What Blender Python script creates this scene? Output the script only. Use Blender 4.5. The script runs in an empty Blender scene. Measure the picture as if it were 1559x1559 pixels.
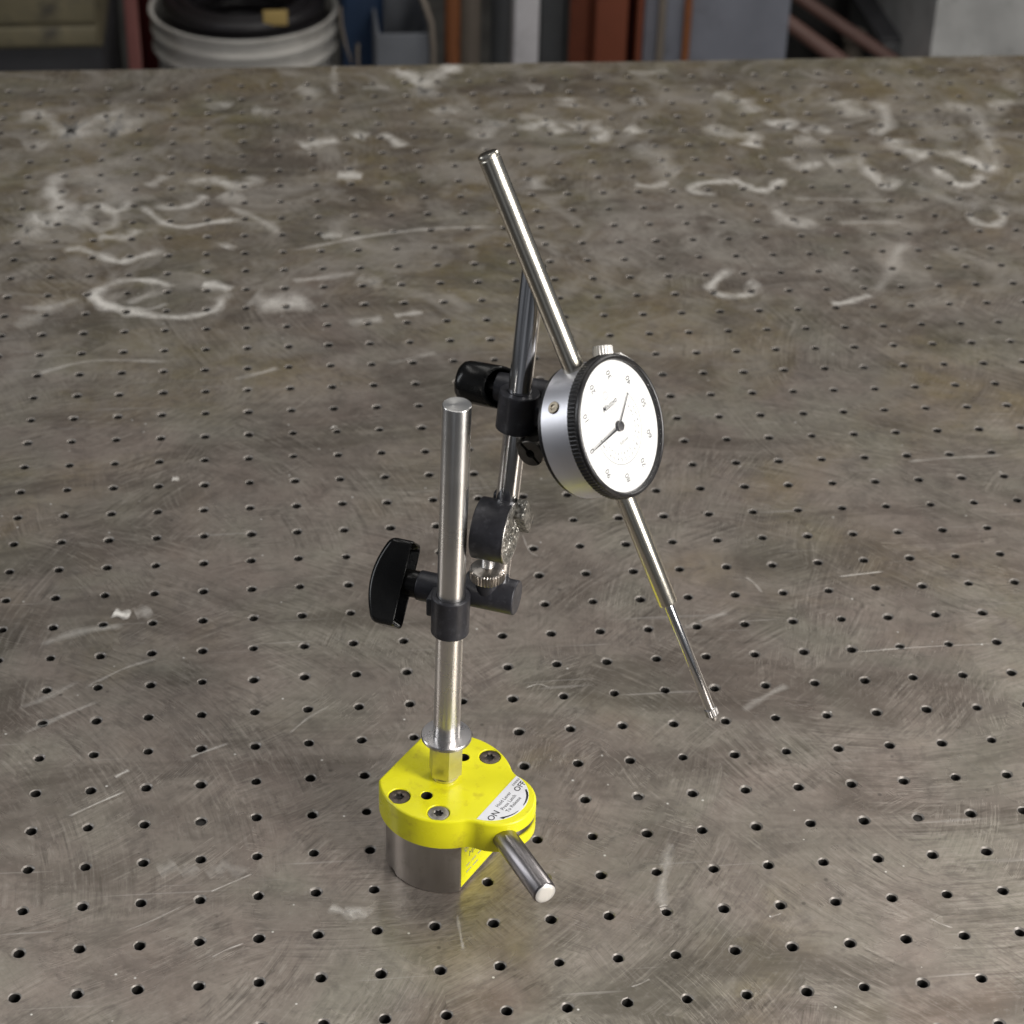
import bpy, bmesh, math, random
import numpy as np
from mathutils import Vector, Matrix
from mathutils.geometry import tessellate_polygon
random.seed(7)
MM = 0.001
scene = bpy.context.scene
COL = scene.collection

# ---------------------------------------------------------------- camera
FPX = 3291.43                       # focal length in pixels of the 1559 px photograph
CR = np.array([[0.9935641105, 0.0430277866, -0.1047805701],
               [-0.1107745142, 0.5622494235, -0.8195148521],
               [0.0236509049, 0.8258475618, 0.5633972305]])
CP = np.array([94.7733, -645.942, 677.9285])      # mm
cam_data = bpy.data.cameras.new('camera')
cam = bpy.data.objects.new('camera', cam_data)
COL.objects.link(cam)
cam_data.sensor_width = 36.0
cam_data.lens = 36.0 * FPX / 1559.0
cam_data.clip_start = 0.02
cam_data.clip_end = 50.0
M = Matrix([list(CR[0]) + [CP[0] * MM], list(CR[1]) + [CP[1] * MM], list(CR[2]) + [CP[2] * MM], [0, 0, 0, 1]])
cam.matrix_world = M
cam_data.dof.use_dof = True
cam_data.dof.focus_distance = 0.925
cam_data.dof.aperture_fstop = 17.5
scene.camera = cam

# ---------------------------------------------------------------- light
w = bpy.data.worlds.new('World'); scene.world = w; w.use_nodes = True
wb = w.node_tree.nodes['Background']
wb.inputs[1].default_value = 0.10
_nt = w.node_tree                       # dim, uneven workshop surroundings seen only in reflections
_tc = _nt.nodes.new('ShaderNodeTexCoord'); _no = _nt.nodes.new('ShaderNodeTexNoise'); _no.inputs['Scale'].default_value = 2.6; _no.inputs['Detail'].default_value = 3
_cr = _nt.nodes.new('ShaderNodeValToRGB'); _cr.color_ramp.elements[0].position = 0.38; _cr.color_ramp.elements[0].color = (0.22, 0.23, 0.26, 1)
_cr.color_ramp.elements[1].position = 0.62; _cr.color_ramp.elements[1].color = (1.45, 1.5, 1.6, 1)
_nt.links.new(_tc.outputs['Generated'], _no.inputs['Vector']); _nt.links.new(_no.outputs[0], _cr.inputs[0]); _nt.links.new(_cr.outputs[0], wb.inputs[0])

def area(name, loc, target, sx, sy, power, col=(1, 1, 1)):
    l = bpy.data.lights.new(name, 'AREA'); l.shape = 'RECTANGLE'; l.size = sx; l.size_y = sy
    l.energy = power; l.color = col
    o = bpy.data.objects.new(name, l); COL.objects.link(o)
    o.location = loc
    o.rotation_euler = (Vector(target) - Vector(loc)).to_track_quat('-Z', 'Y').to_euler()
    return o
area('key_light', (1.06, -0.66, 0.64), (0.2, 0.08, 0.16), 0.42, 1.10, 23, (1.0, 0.965, 0.92))
area('side_light', (-1.05, 0.30, 0.70), (0.16, 0.1, 0.15), 0.24, 0.9, 4.2, (0.95, 0.97, 1.0))
area('back_light', (1.75, 1.35, 1.25), (0.3, 0.8, 0.0), 0.8, 0.8, 12, (1.0, 0.96, 0.90))  # added lamp, only there to brighten the far part of the table
for lx in (-0.5, 0.35, 1.2):  # added overhead fill strips that also put stripes into the chrome
    area('overhead_fill', (lx, 1.25, 2.4), (lx, 1.25, 0.0), 0.25, 2.2, 6.0, (1.0, 0.97, 0.92))

scene.view_settings.view_transform = 'Standard'
scene.view_settings.look = 'None'
scene.view_settings.exposure = 0.14
scene.view_settings.gamma = 1.0
scene.render.engine = 'CYCLES'
scene.cycles.max_bounces = 6; scene.cycles.diffuse_bounces = 2; scene.cycles.glossy_bounces = 4; scene.cycles.transparent_max_bounces = 8
scene.render.resolution_x = 1024; scene.render.resolution_y = 1024

# ---------------------------------------------------------------- pixel helpers (photo pixels -> points on real surfaces)
def ray(px, py):
    d = CR @ np.array([(px - 779.5) / FPX, -(py - 779.5) / FPX, -1.0]); return d
def on_z(px, py, z=0.0):
    d = ray(px, py); return CP + d * ((z - CP[2]) / d[2])
def on_y(px, py, y):
    d = ray(px, py); return CP + d * ((y - CP[1]) / d[1])

# ---------------------------------------------------------------- materials
def new_mat(name):
    m = bpy.data.materials.new(name); m.use_nodes = True
    nt = m.node_tree; b = nt.nodes['Principled BSDF']
    return m, nt, b
def N(nt, kind, **kw):
    n = nt.nodes.new(kind)
    for k, v in kw.items(): setattr(n, k, v)
    return n
def ramp(nt, stops, src=None):
    r = N(nt, 'ShaderNodeValToRGB'); cr = r.color_ramp
    while len(cr.elements) < len(stops): cr.elements.new(0.5)
    for e, (p, c) in zip(cr.elements, stops):
        e.position = p; e.color = (c, c, c, 1) if isinstance(c, (int, float)) else (*c, 1)
    if src is not None: nt.links.new(src, r.inputs[0])
    return r
def noise(nt, vec, scale, detail=4, rough=0.55, dist=0.0):
    n = N(nt, 'ShaderNodeTexNoise'); n.inputs['Scale'].default_value = scale
    n.inputs['Detail'].default_value = detail; n.inputs['Roughness'].default_value = rough
    n.inputs['Distortion'].default_value = dist
    if vec is not None: nt.links.new(vec, n.inputs['Vector'])
    return n
def math_(nt, op, a, b=None, clamp=False):
    m = N(nt, 'ShaderNodeMath', operation=op); m.use_clamp = clamp
    for i, v in enumerate((a, b)):
        if v is None: continue
        if isinstance(v, (int, float)): m.inputs[i].default_value = v
        else: nt.links.new(v, m.inputs[i])
    return m.outputs[0]
def mixc(nt, fac, a, b, mode='MIX'):
    m = N(nt, 'ShaderNodeMix', data_type='RGBA', blend_type=mode)
    for sock, v in ((m.inputs[0], fac), (m.inputs[6], a), (m.inputs[7], b)):
        if isinstance(v, (int, float)): sock.default_value = v
        elif isinstance(v, tuple): sock.default_value = (*v, 1)
        else: nt.links.new(v, sock)
    return m.outputs[2]
def bump(nt, b, height, strength=0.2, dist=0.0002):
    bp = N(nt, 'ShaderNodeBump'); bp.inputs['Strength'].default_value = strength
    bp.inputs['Distance'].default_value = dist
    nt.links.new(height, bp.inputs['Height']); nt.links.new(bp.outputs[0], b.inputs['Normal'])
def surf(name, col, rough, metal=0.0, var=0.12, rvar=0.12, scale=250, coat=0.0, bmp=0.05, bscale=900, spec=0.5, stretch=None, stains=None):
    m, nt, b = new_mat(name)
    tc = N(nt, 'ShaderNodeTexCoord'); vec = tc.outputs['Object']
    if stretch:
        mp = N(nt, 'ShaderNodeMapping'); mp.inputs['Scale'].default_value = stretch
        nt.links.new(vec, mp.inputs[0]); vec = mp.outputs[0]
    n1 = noise(nt, vec, scale, 5, 0.6)
    dark = tuple(c * (1 - var) for c in col); light = tuple(min(1, c * (1 + var)) for c in col)
    c = mixc(nt, ramp(nt, [(0.3, 0.0), (0.7, 1.0)], n1.outputs[0]).outputs[0], dark, light)
    if stains:
        n3 = noise(nt, tc.outputs['Object'], stains[1], 6, 0.65)
        c = mixc(nt, ramp(nt, [(0.55, 0.0), (0.72, 1.0)], n3.outputs[0]).outputs[0], c, stains[0])
    nt.links.new(c, b.inputs['Base Color'])
    n2 = noise(nt, vec, scale * 0.4, 4, 0.6)
    rr = ramp(nt, [(0.3, max(0.02, rough - rvar)), (0.7, min(1, rough + rvar))], n2.outputs[0])
    nt.links.new(rr.outputs[0], b.inputs['Roughness'])
    b.inputs['Metallic'].default_value = metal
    b.inputs['Specular IOR Level'].default_value = spec
    b.inputs['Coat Weight'].default_value = coat
    if bmp > 0:
        n4 = noise(nt, vec, bscale, 3, 0.6)
        bump(nt, b, n4.outputs[0], bmp, 0.0003)
    return m

MAT = {}
ANROT = 0.25
MAT['steel'] = surf('satin_steel', (0.84, 0.83, 0.81), 0.28, 1.0, 0.05, 0.06, 60, bmp=0.0)
def turned(key, tangent_axis='Z', an=0.75, rot=0.0):
    m = MAT[key]; nt = m.node_tree; b = nt.nodes['Principled BSDF']; b.inputs['Anisotropic'].default_value = an; b.inputs['Anisotropic Rotation'].default_value = rot
    t = N(nt, 'ShaderNodeTangent', direction_type='RADIAL', axis=tangent_axis); nt.links.new(t.outputs[0], b.inputs['Tangent'])
turned('steel', 'Z', 0.6, ANROT)
MAT['chrome'] = surf('polished_chrome', (0.74, 0.74, 0.75), 0.17, 1.0, 0.03, 0.04, 90, bmp=0.0)
MAT['nickel'] = surf('warm_nickel', (0.76, 0.72, 0.63), 0.25, 1.0, 0.05, 0.05, 80, bmp=0.02, bscale=300)
MAT['zinc'] = surf('champagne_zinc', (0.66, 0.625, 0.55), 0.36, 1.0, 0.07, 0.08, 200, bmp=0.05)
MAT['washer'] = surf('turned_steel', (0.56, 0.54, 0.54), 0.30, 1.0, 0.08, 0.08, 250, bmp=0.04)
MAT['magnet'] = surf('brushed_magnet_steel', (0.50, 0.48, 0.46), 0.34, 1.0, 0.10, 0.08, 60, bmp=0.08, bscale=140, stretch=(3, 3, .25), stains=((0.30, 0.27, 0.24), 60))
MAT['yellow'] = surf('yellow_paint', (0.80, 0.76, 0.010), 0.34, 0.0, 0.03, 0.13, 90, coat=0.15, bmp=0.10, bscale=420, stains=((0.60, 0.53, 0.015), 130))
MAT['sticker'] = surf('white_sticker', (0.78, 0.79, 0.83), 0.4, 0.0, 0.03, 0.05, 200, bmp=0.0)
MAT['ysticker'] = surf('yellow_sticker', (0.82, 0.80, 0.012), 0.35, 0.0, 0.03, 0.05, 200, bmp=0.0)
MAT['ink'] = surf('black_ink', (0.012, 0.012, 0.018), 0.5, 0.0, 0.1, 0.05, 300, bmp=0.0)
MAT['inkgrey'] = surf('grey_ink', (0.33, 0.33, 0.35), 0.5, 0.0, 0.15, 0.05, 300, bmp=0.0)
MAT['inkmid'] = surf('mid_grey_ink', (0.12, 0.12, 0.13), 0.5, 0.0, 0.15, 0.05, 300, bmp=0.0)
MAT['inkpale'] = surf('pale_grey_ink', (0.52, 0.52, 0.53), 0.5, 0.0, 0.1, 0.05, 300, bmp=0.0)
MAT['plastic'] = surf('black_gloss_plastic', (0.008, 0.008, 0.008), 0.22, 0.0, 0.2, 0.06, 150, coat=0.0, spec=0.28, bmp=0.02, bscale=400)
MAT['oxide'] = surf('black_oxide_steel', (0.030, 0.030, 0.036), 0.42, 0.25, 0.25, 0.1, 220, bmp=0.06, bscale=700, stains=((0.07, 0.07, 0.08), 260))
MAT['oxide_edge'] = surf('worn_edge_steel', (0.45, 0.43, 0.41), 0.35, 0.9, 0.2, 0.1, 300, bmp=0.05)
MAT['dialink'] = surf('dial_ink', (0.030, 0.030, 0.034), 0.5, 0.0, 0.15, 0.05, 300, bmp=0.0)
MAT['dialfaint'] = surf('faint_dial_ink', (0.075, 0.075, 0.08), 0.5, 0.0, 0.15, 0.05, 300, bmp=0.0)
MAT['dialghost'] = surf('ghost_dial_ink', (0.50, 0.50, 0.51), 0.5, 0.0, 0.15, 0.05, 300, bmp=0.0)
MAT['pin'] = surf('dark_pin_steel', (0.10, 0.093, 0.083), 0.36, 0.7, 0.2, 0.1, 260, bmp=0.06)
MAT['wheel'] = surf('dull_knurled_steel', (0.42, 0.39, 0.36), 0.34, 1.0, 0.15, 0.1, 300, bmp=0.08, stains=((0.22, 0.17, 0.13), 260))
MAT['bronzescrew'] = surf('bronze_case_screw', (0.30, 0.26, 0.20), 0.38, 0.9, 0.25, 0.1, 400, bmp=0.06)
MAT['darkscrew'] = surf('dark_bronze_screw', (0.17, 0.14, 0.12), 0.36, 0.9, 0.25, 0.1, 300, bmp=0.06)
MAT['greyscrew'] = surf('bare_steel_screw', (0.50, 0.48, 0.46), 0.36, 0.9, 0.15, 0.1, 300, bmp=0.06)
MAT['hole'] = surf('hole_shade', (0.02, 0.018, 0.016), 0.8, 0.0, 0.3, 0.1, 300, bmp=0.0)  # near-black colour stands in for the shade inside bores and sockets
MAT['alu'] = surf('satin_aluminium', (0.70, 0.70, 0.74), 0.42, 0.75, 0.02, 0.04, 90, bmp=0.015, bscale=1500)
MAT['bezel'] = surf('black_bezel', (0.022, 0.021, 0.022), 0.33, 0.3, 0.25, 0.1, 300, bmp=0.03)
MAT['dial'] = surf('white_dial', (0.80, 0.80, 0.79), 0.55, 0.0, 0.01, 0.04, 100, bmp=0.0)
MAT['hand'] = surf('dark_hand', (0.05, 0.05, 0.055), 0.4, 0.4, 0.1, 0.05, 300, bmp=0.0)
MAT['lever'] = surf('dark_polished_lever', (0.26, 0.245, 0.25), 0.30, 1.0, 0.06, 0.06, 90, bmp=0.02, bscale=260)
MAT['silvercap'] = surf('bare_silver_cap', (0.80, 0.78, 0.75), 0.45, 0.6, 0.05, 0.08, 220, bmp=0.05)

def cast_mat():
    m, nt, b = new_mat('rough_sawn_steel')
    tc = N(nt, 'ShaderNodeTexCoord'); v = N(nt, 'ShaderNodeTexVoronoi'); v.inputs['Scale'].default_value = 620
    nt.links.new(tc.outputs['Object'], v.inputs['Vector'])
    n1 = noise(nt, tc.outputs['Object'], 420, 6, 0.7)
    c = mixc(nt, ramp(nt, [(0.35, 0.0), (0.62, 1.0)], n1.outputs[0]).outputs[0], (0.05, 0.05, 0.045), (0.42, 0.40, 0.36))
    nt.links.new(c, b.inputs['Base Color']); b.inputs['Metallic'].default_value = 0.7; b.inputs['Roughness'].default_value = 0.38
    bump(nt, b, v.outputs['Distance'], 0.9, 0.0008)
    return m
MAT['cast'] = cast_mat()
MAT['castdark'] = surf('rough_black_casting', (0.075, 0.07, 0.065), 0.5, 0.5, 0.5, 0.15, 500, bmp=0.9, bscale=700, stains=((0.26, 0.25, 0.23), 480))

def crystal_mat():
    m = bpy.data.materials.new('clear_crystal'); m.use_nodes = True; nt = m.node_tree; nt.nodes.clear()
    out = N(nt, 'ShaderNodeOutputMaterial'); t = N(nt, 'ShaderNodeBsdfTransparent'); g = N(nt, 'ShaderNodeBsdfGlossy')
    g.inputs['Roughness'].default_value = 0.04
    mx = N(nt, 'ShaderNodeMixShader'); mx.inputs[0].default_value = 0.025
    nt.links.new(t.outputs[0], mx.inputs[1]); nt.links.new(g.outputs[0], mx.inputs[2]); nt.links.new(mx.outputs[0], out.inputs[0])
    return m
MAT['crystal'] = crystal_mat()

def table_mat():
    m, nt, b = new_mat('worn_steel_plate'); L = nt.links.new
    tc = N(nt, 'ShaderNodeTexCoord'); P = tc.outputs['Object']
    # broad patina: grey-mauve steel and olive oily film
    na = noise(nt, P, 5.5, 4, 0.62, 0.6)
    sep = N(nt, 'ShaderNodeSeparateXYZ'); L(P, sep.inputs[0])
    bias = math_(nt, 'MULTIPLY', math_(nt, 'SUBTRACT', sep.outputs[1], 0.55), 0.34)
    pat = math_(nt, 'ADD', na.outputs[0], bias)
    olive = ramp(nt, [(0.42, 0.0), (0.62, 1.0)], pat)
    base = mixc(nt, olive.outputs[0], (0.264, 0.227, 0.196), (0.262, 0.216, 0.124))
    # mottling, streaks and dark rubbed patches
    nb = noise(nt, P, 26, 4, 0.7, 0.5)
    base = mixc(nt, ramp(nt, [(0.38, 0.0), (0.66, 0.75)], nb.outputs[0]).outputs[0], base, (0.335, 0.298, 0.256))
    nd = noise(nt, P, 70, 3, 0.72, 0.8)
    base = mixc(nt, ramp(nt, [(0.30, 0.55), (0.52, 0.0)], nd.outputs[0]).outputs[0], base, (0.135, 0.118, 0.104))
    mp = N(nt, 'ShaderNodeMapping'); mp.inputs['Scale'].default_value = (0.55, 1.5, 1); mp.inputs['Rotation'].default_value = (0, 0, 0.12); L(P, mp.inputs[0])
    nc = noise(nt, mp.outputs[0], 11, 4, 0.68, 1.2)
    base = mixc(nt, ramp(nt, [(0.47, 0.0), (0.64, 0.80)], nc.outputs[0]).outputs[0], base, (0.135, 0.114, 0.094))
    nr = noise(nt, P, 9, 3, 0.6)
    base = mixc(nt, ramp(nt, [(0.60, 0.0), (0.78, 0.4)], nr.outputs[0]).outputs[0], base, (0.20, 0.135, 0.085))
    nh = noise(nt, P, 13, 2, 0.6, 0.5)
    base = mixc(nt, 0.55, base, ramp(nt, [(0.36, (1.04, 0.98, 0.985)), (0.50, (1.0, 1.0, 1.0)), (0.64, (0.93, 1.01, 0.95))], nh.outputs[0]).outputs[0], 'MULTIPLY')
    # rubbed-in chalk dust, mostly where people write at the far side
    ncd = noise(nt, P, 19, 4, 0.66, 1.2)
    far = ramp(nt, [(0.42, 0.0), (0.62, 1.0)], sep.outputs[1])
    dust = math_(nt, 'MULTIPLY', ramp(nt, [(0.46, 0.0), (0.68, 0.75)], ncd.outputs[0]).outputs[0], far.outputs[0])
    base = mixc(nt, dust, base, (0.52, 0.48, 0.43))
    # arc shaped sanding swirls: rings about scattered, far-off centres, in two overlapping sets
    heights = []
    for vsc, osc, freq, mseed, lw, dw in ((7.5, 0.62, 430, 0.0, 0.50, 0.58), (12.0, 0.42, 620, 3.7, 0.34, 0.42)):
        sh_ = N(nt, 'ShaderNodeVectorMath', operation='ADD'); L(P, sh_.inputs[0]); sh_.inputs[1].default_value = (mseed, mseed * 0.6, 0)
        Q = sh_.outputs[0]
        wq = noise(nt, Q, 9, 2, 0.5)
        wsc = N(nt, 'ShaderNodeVectorMath', operation='SCALE'); L(wq.outputs['Color'], wsc.inputs[0]); wsc.inputs['Scale'].default_value = 0.09
        wad = N(nt, 'ShaderNodeVectorMath', operation='ADD'); L(Q, wad.inputs[0]); L(wsc.outputs[0], wad.inputs[1])
        vo = N(nt, 'ShaderNodeTexVoronoi'); vo.inputs['Scale'].default_value = vsc; L(wad.outputs[0], vo.inputs['Vector'])
        off = N(nt, 'ShaderNodeVectorMath', operation='SUBTRACT'); L(vo.outputs['Color'], off.inputs[0]); off.inputs[1].default_value = (0.5, 0.5, 0.5)
        offn = N(nt, 'ShaderNodeVectorMath', operation='MULTIPLY'); L(off.outputs[0], offn.inputs[0]); offn.inputs[1].default_value = (1, 1, 0)
        nrm_ = N(nt, 'ShaderNodeVectorMath', operation='NORMALIZE'); L(offn.outputs[0], nrm_.inputs[0])
        sc = N(nt, 'ShaderNodeVectorMath', operation='SCALE'); L(nrm_.outputs[0], sc.inputs[0]); sc.inputs['Scale'].default_value = osc * 0.42
        add = N(nt, 'ShaderNodeVectorMath', operation='ADD'); L(vo.outputs['Position'], add.inputs[0]); L(sc.outputs[0], add.inputs[1])
        flat = N(nt, 'ShaderNodeVectorMath', operation='MULTIPLY'); flat.inputs[1].default_value = (1, 1, 0); L(add.outputs[0], flat.inputs[0])
        dist = N(nt, 'ShaderNodeVectorMath', operation='DISTANCE'); L(Q, dist.inputs[0]); L(flat.outputs[0], dist.inputs[1])
        cmb = N(nt, 'ShaderNodeCombineXYZ'); L(math_(nt, 'MULTIPLY', dist.outputs['Value'], freq), cmb.inputs[0])
        wv = noise(nt, Q, 26, 2); L(math_(nt, 'MULTIPLY', wv.outputs[0], 6.0), cmb.inputs[1])
        arcs = noise(nt, cmb.outputs[0], 1.0, 3, 0.75)
        msk = noise(nt, Q, 21, 3, 0.68, 0.6)
        mask = math_(nt, 'MULTIPLY', ramp(nt, [(0.40, 0.0), (0.60, 1.0)], msk.outputs[0]).outputs[0], ramp(nt, [(0.02, 0.0), (0.10, 1.0)], math_(nt, 'SUBTRACT', 1.0, math_(nt, 'MULTIPLY', vo.outputs['Distance'], 1.15))).outputs[0])
        arcl = math_(nt, 'MULTIPLY', ramp(nt, [(0.52, 0.0), (0.66, 1.0)], arcs.outputs[0]).outputs[0], mask)
        arcd = math_(nt, 'MULTIPLY', ramp(nt, [(0.34, 1.0), (0.47, 0.0)], arcs.outputs[0]).outputs[0], mask)
        base = mixc(nt, math_(nt, 'MULTIPLY', arcl, lw), base, (0.46, 0.42, 0.37))
        base = mixc(nt, math_(nt, 'MULTIPLY', arcd, dw), base, (0.085, 0.073, 0.060))
        heights.append(math_(nt, 'MULTIPLY', arcs.outputs[0], mask))
    grit = noise(nt, P, 260, 2, 0.7)
    base = mixc(nt, ramp(nt, [(0.34, 0.18), (0.5, 0.0)], grit.outputs[0]).outputs[0], base, (0.12, 0.105, 0.09))
    base = mixc(nt, ramp(nt, [(0.56, 0.0), (0.72, 0.18)], grit.outputs[0]).outputs[0], base, (0.44, 0.41, 0.37))
    # straight fine scratches in two directions
    for rot, sc_, thr, amt in ((0.45, (9, 260, 1), 0.70, 0.45), (-1.05, (7, 240, 1), 0.73, 0.35), (1.45, (8, 200, 1), 0.71, 0.35)):
        mq = N(nt, 'ShaderNodeMapping'); mq.inputs['Rotation'].default_value = (0, 0, rot); mq.inputs['Scale'].default_value = sc_; L(P, mq.inputs[0])
        ns = noise(nt, mq.outputs[0], 1.0, 2, 0.5, 0.15)
        base = mixc(nt, math_(nt, 'MULTIPLY', ramp(nt, [(thr, 0.0), (thr + 0.05, 1.0)], ns.outputs[0]).outputs[0], amt), base, (0.50, 0.47, 0.44))
    # tiny paint / spatter specks
    vs = N(nt, 'ShaderNodeTexVoronoi'); vs.inputs['Scale'].default_value = 120; L(P, vs.inputs['Vector'])
    spk = ramp(nt, [(0.055, 1.0), (0.085, 0.0)], vs.outputs['Distance'])
    sel = N(nt, 'ShaderNodeSeparateColor'); L(vs.outputs['Color'], sel.inputs[0])
    spm = math_(nt, 'MULTIPLY', spk.outputs[0], ramp(nt, [(0.80, 0.0), (0.82, 1.0)], sel.outputs[0]).outputs[0])
    base = mixc(nt, spm, base, (0.72, 0.70, 0.66))
    vd = N(nt, 'ShaderNodeTexVoronoi'); vd.inputs['Scale'].default_value = 75; L(P, vd.inputs['Vector'])
    spd = ramp(nt, [(0.05, 1.0), (0.10, 0.0)], vd.outputs['Distance'])
    sed = N(nt, 'ShaderNodeSeparateColor'); L(vd.outputs['Color'], sed.inputs[0])
    spn = math_(nt, 'MULTIPLY', spd.outputs[0], ramp(nt, [(0.84, 0.0), (0.86, 0.7)], sed.outputs[1]).outputs[0])
    base = mixc(nt, spn, base, (0.08, 0.07, 0.06))
    L(base, b.inputs['Base Color'])
    b.inputs['Metallic'].default_value = 0.5
    rn = noise(nt, P, 18, 3, 0.6)
    rr = ramp(nt, [(0.3, 0.20), (0.72, 0.42)], rn.outputs[0]); 
    L(math_(nt, 'ADD', rr.outputs[0], math_(nt, 'MULTIPLY', arcl, 0.12)), b.inputs['Roughness'])
    fine = noise(nt, P, 700, 1, 0.6)
    big = noise(nt, P, 30, 2, 0.5)
    h = math_(nt, 'ADD', math_(nt, 'MULTIPLY', fine.outputs[0], 0.25), math_(nt, 'ADD', math_(nt, 'MULTIPLY', math_(nt, 'ADD', heights[0], heights[1]), 0.5), math_(nt, 'MULTIPLY', big.outputs[0], 1.1)))
    bump(nt, b, h, 0.22, 0.0006)
    return m
MAT['table'] = table_mat()
MAT['bore'] = surf('countersink_steel', (0.26, 0.24, 0.22), 0.5, 0.5, 0.25, 0.1, 300, bmp=0.25, bscale=1200, stains=((0.15, 0.13, 0.11), 200))

GRID = 25.4
def chalk_mat():
    m, nt, b = new_mat('chalk_dust'); L = nt.links.new
    tc = N(nt, 'ShaderNodeTexCoord'); P = tc.outputs['Object']
    uv = N(nt, 'ShaderNodeUVMap'); sep = N(nt, 'ShaderNodeSeparateXYZ'); L(uv.outputs[0], sep.inputs[0])
    # soft across the stroke and at its ends
    def fall(s, k):
        a = math_(nt, 'ABSOLUTE', math_(nt, 'SUBTRACT', s, 0.5)); a = math_(nt, 'MULTIPLY', a, 2.0)
        return math_(nt, 'POWER', math_(nt, 'SUBTRACT', 1.0, a, True), k)
    ac = fall(sep.outputs[1], 0.9); en = math_(nt, 'MINIMUM', math_(nt, 'MULTIPLY', fall(sep.outputs[0], 1.0), 5.0), 1.0)
    n1 = noise(nt, P, 160, 5, 0.7, 0.6); n2 = noise(nt, P, 38, 4, 0.6)
    g = math_(nt, 'MULTIPLY', ramp(nt, [(0.24, 0.25), (0.54, 1.0)], n1.outputs[0]).outputs[0], ramp(nt, [(0.30, 0.3), (0.56, 1.0)], n2.outputs[0]).outputs[0])
    at = N(nt, 'ShaderNodeAttribute'); at.attribute_name = 'strength'
    al = math_(nt, 'MULTIPLY', math_(nt, 'MULTIPLY', ac, en), math_(nt, 'MULTIPLY', g, at.outputs['Fac']), True)
    # nothing bridges the drilled holes
    sp = N(nt, 'ShaderNodeSeparateXYZ'); L(P, sp.inputs[0])
    def cell(s):
        q = math_(nt, 'DIVIDE', s, GRID * MM); q = math_(nt, 'ADD', q, 0.5); q = math_(nt, 'FRACT', math_(nt, 'ADD', q, 100.0)); q = math_(nt, 'SUBTRACT', q, 0.5)
        return math_(nt, 'POWER', math_(nt, 'ABSOLUTE', q), 2.0)
    dd = math_(nt, 'SQRT', math_(nt, 'ADD', cell(sp.outputs[0]), cell(sp.outputs[1])))
    al = math_(nt, 'MULTIPLY', al, math_(nt, 'GREATER_THAN', dd, 2.95 / GRID))
    b.inputs['Base Color'].default_value = (0.80, 0.77, 0.72, 1); b.inputs['Roughness'].default_value = 0.9
    L(al, b.inputs['Alpha'])
    return m
MAT['chalk'] = chalk_mat()

# ---------------------------------------------------------------- mesh helpers (coordinates in mm)
def make(name, verts, faces, mat, parent=None, smooth=35, origin=(0, 0, 0), mats=None, fmat=None):
    o3 = np.array(origin, float)
    v = (np.array(verts, float) - o3) * MM
    me = bpy.data.meshes.new(name); me.from_pydata(v.tolist(), [], [list(f) for f in faces]); 
    for mm_ in (mats or [mat]): me.materials.append(MAT[mm_] if isinstance(mm_, str) else mm_)
    if fmat is not None: me.polygons.foreach_set('material_index', fmat)
    if smooth:
        me.polygons.foreach_set('use_smooth', [True] * len(me.polygons))
        me.set_sharp_from_angle(angle=math.radians(smooth))
    me.update()
    o = bpy.data.objects.new(name, me); COL.objects.link(o)
    if parent is not None:
        o.parent = parent
        o.location = o3 * MM - world_of(parent)
    else: o.location = o3 * MM
    return o
def world_of(o):
    p = np.array(o.location)
    while o.parent is not None:
        o = o.parent; p = p + np.array(o.location)
    return p
def frame(d, up=(0, 0, 1)):
    d = np.array(d, float); d /= np.linalg.norm(d); up = np.array(up, float)
    if abs(d @ up) > 0.99: up = np.array([0, 1.0, 0])
    x = np.cross(up, d); x /= np.linalg.norm(x); y = np.cross(d, x)
    return x, y, d
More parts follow.
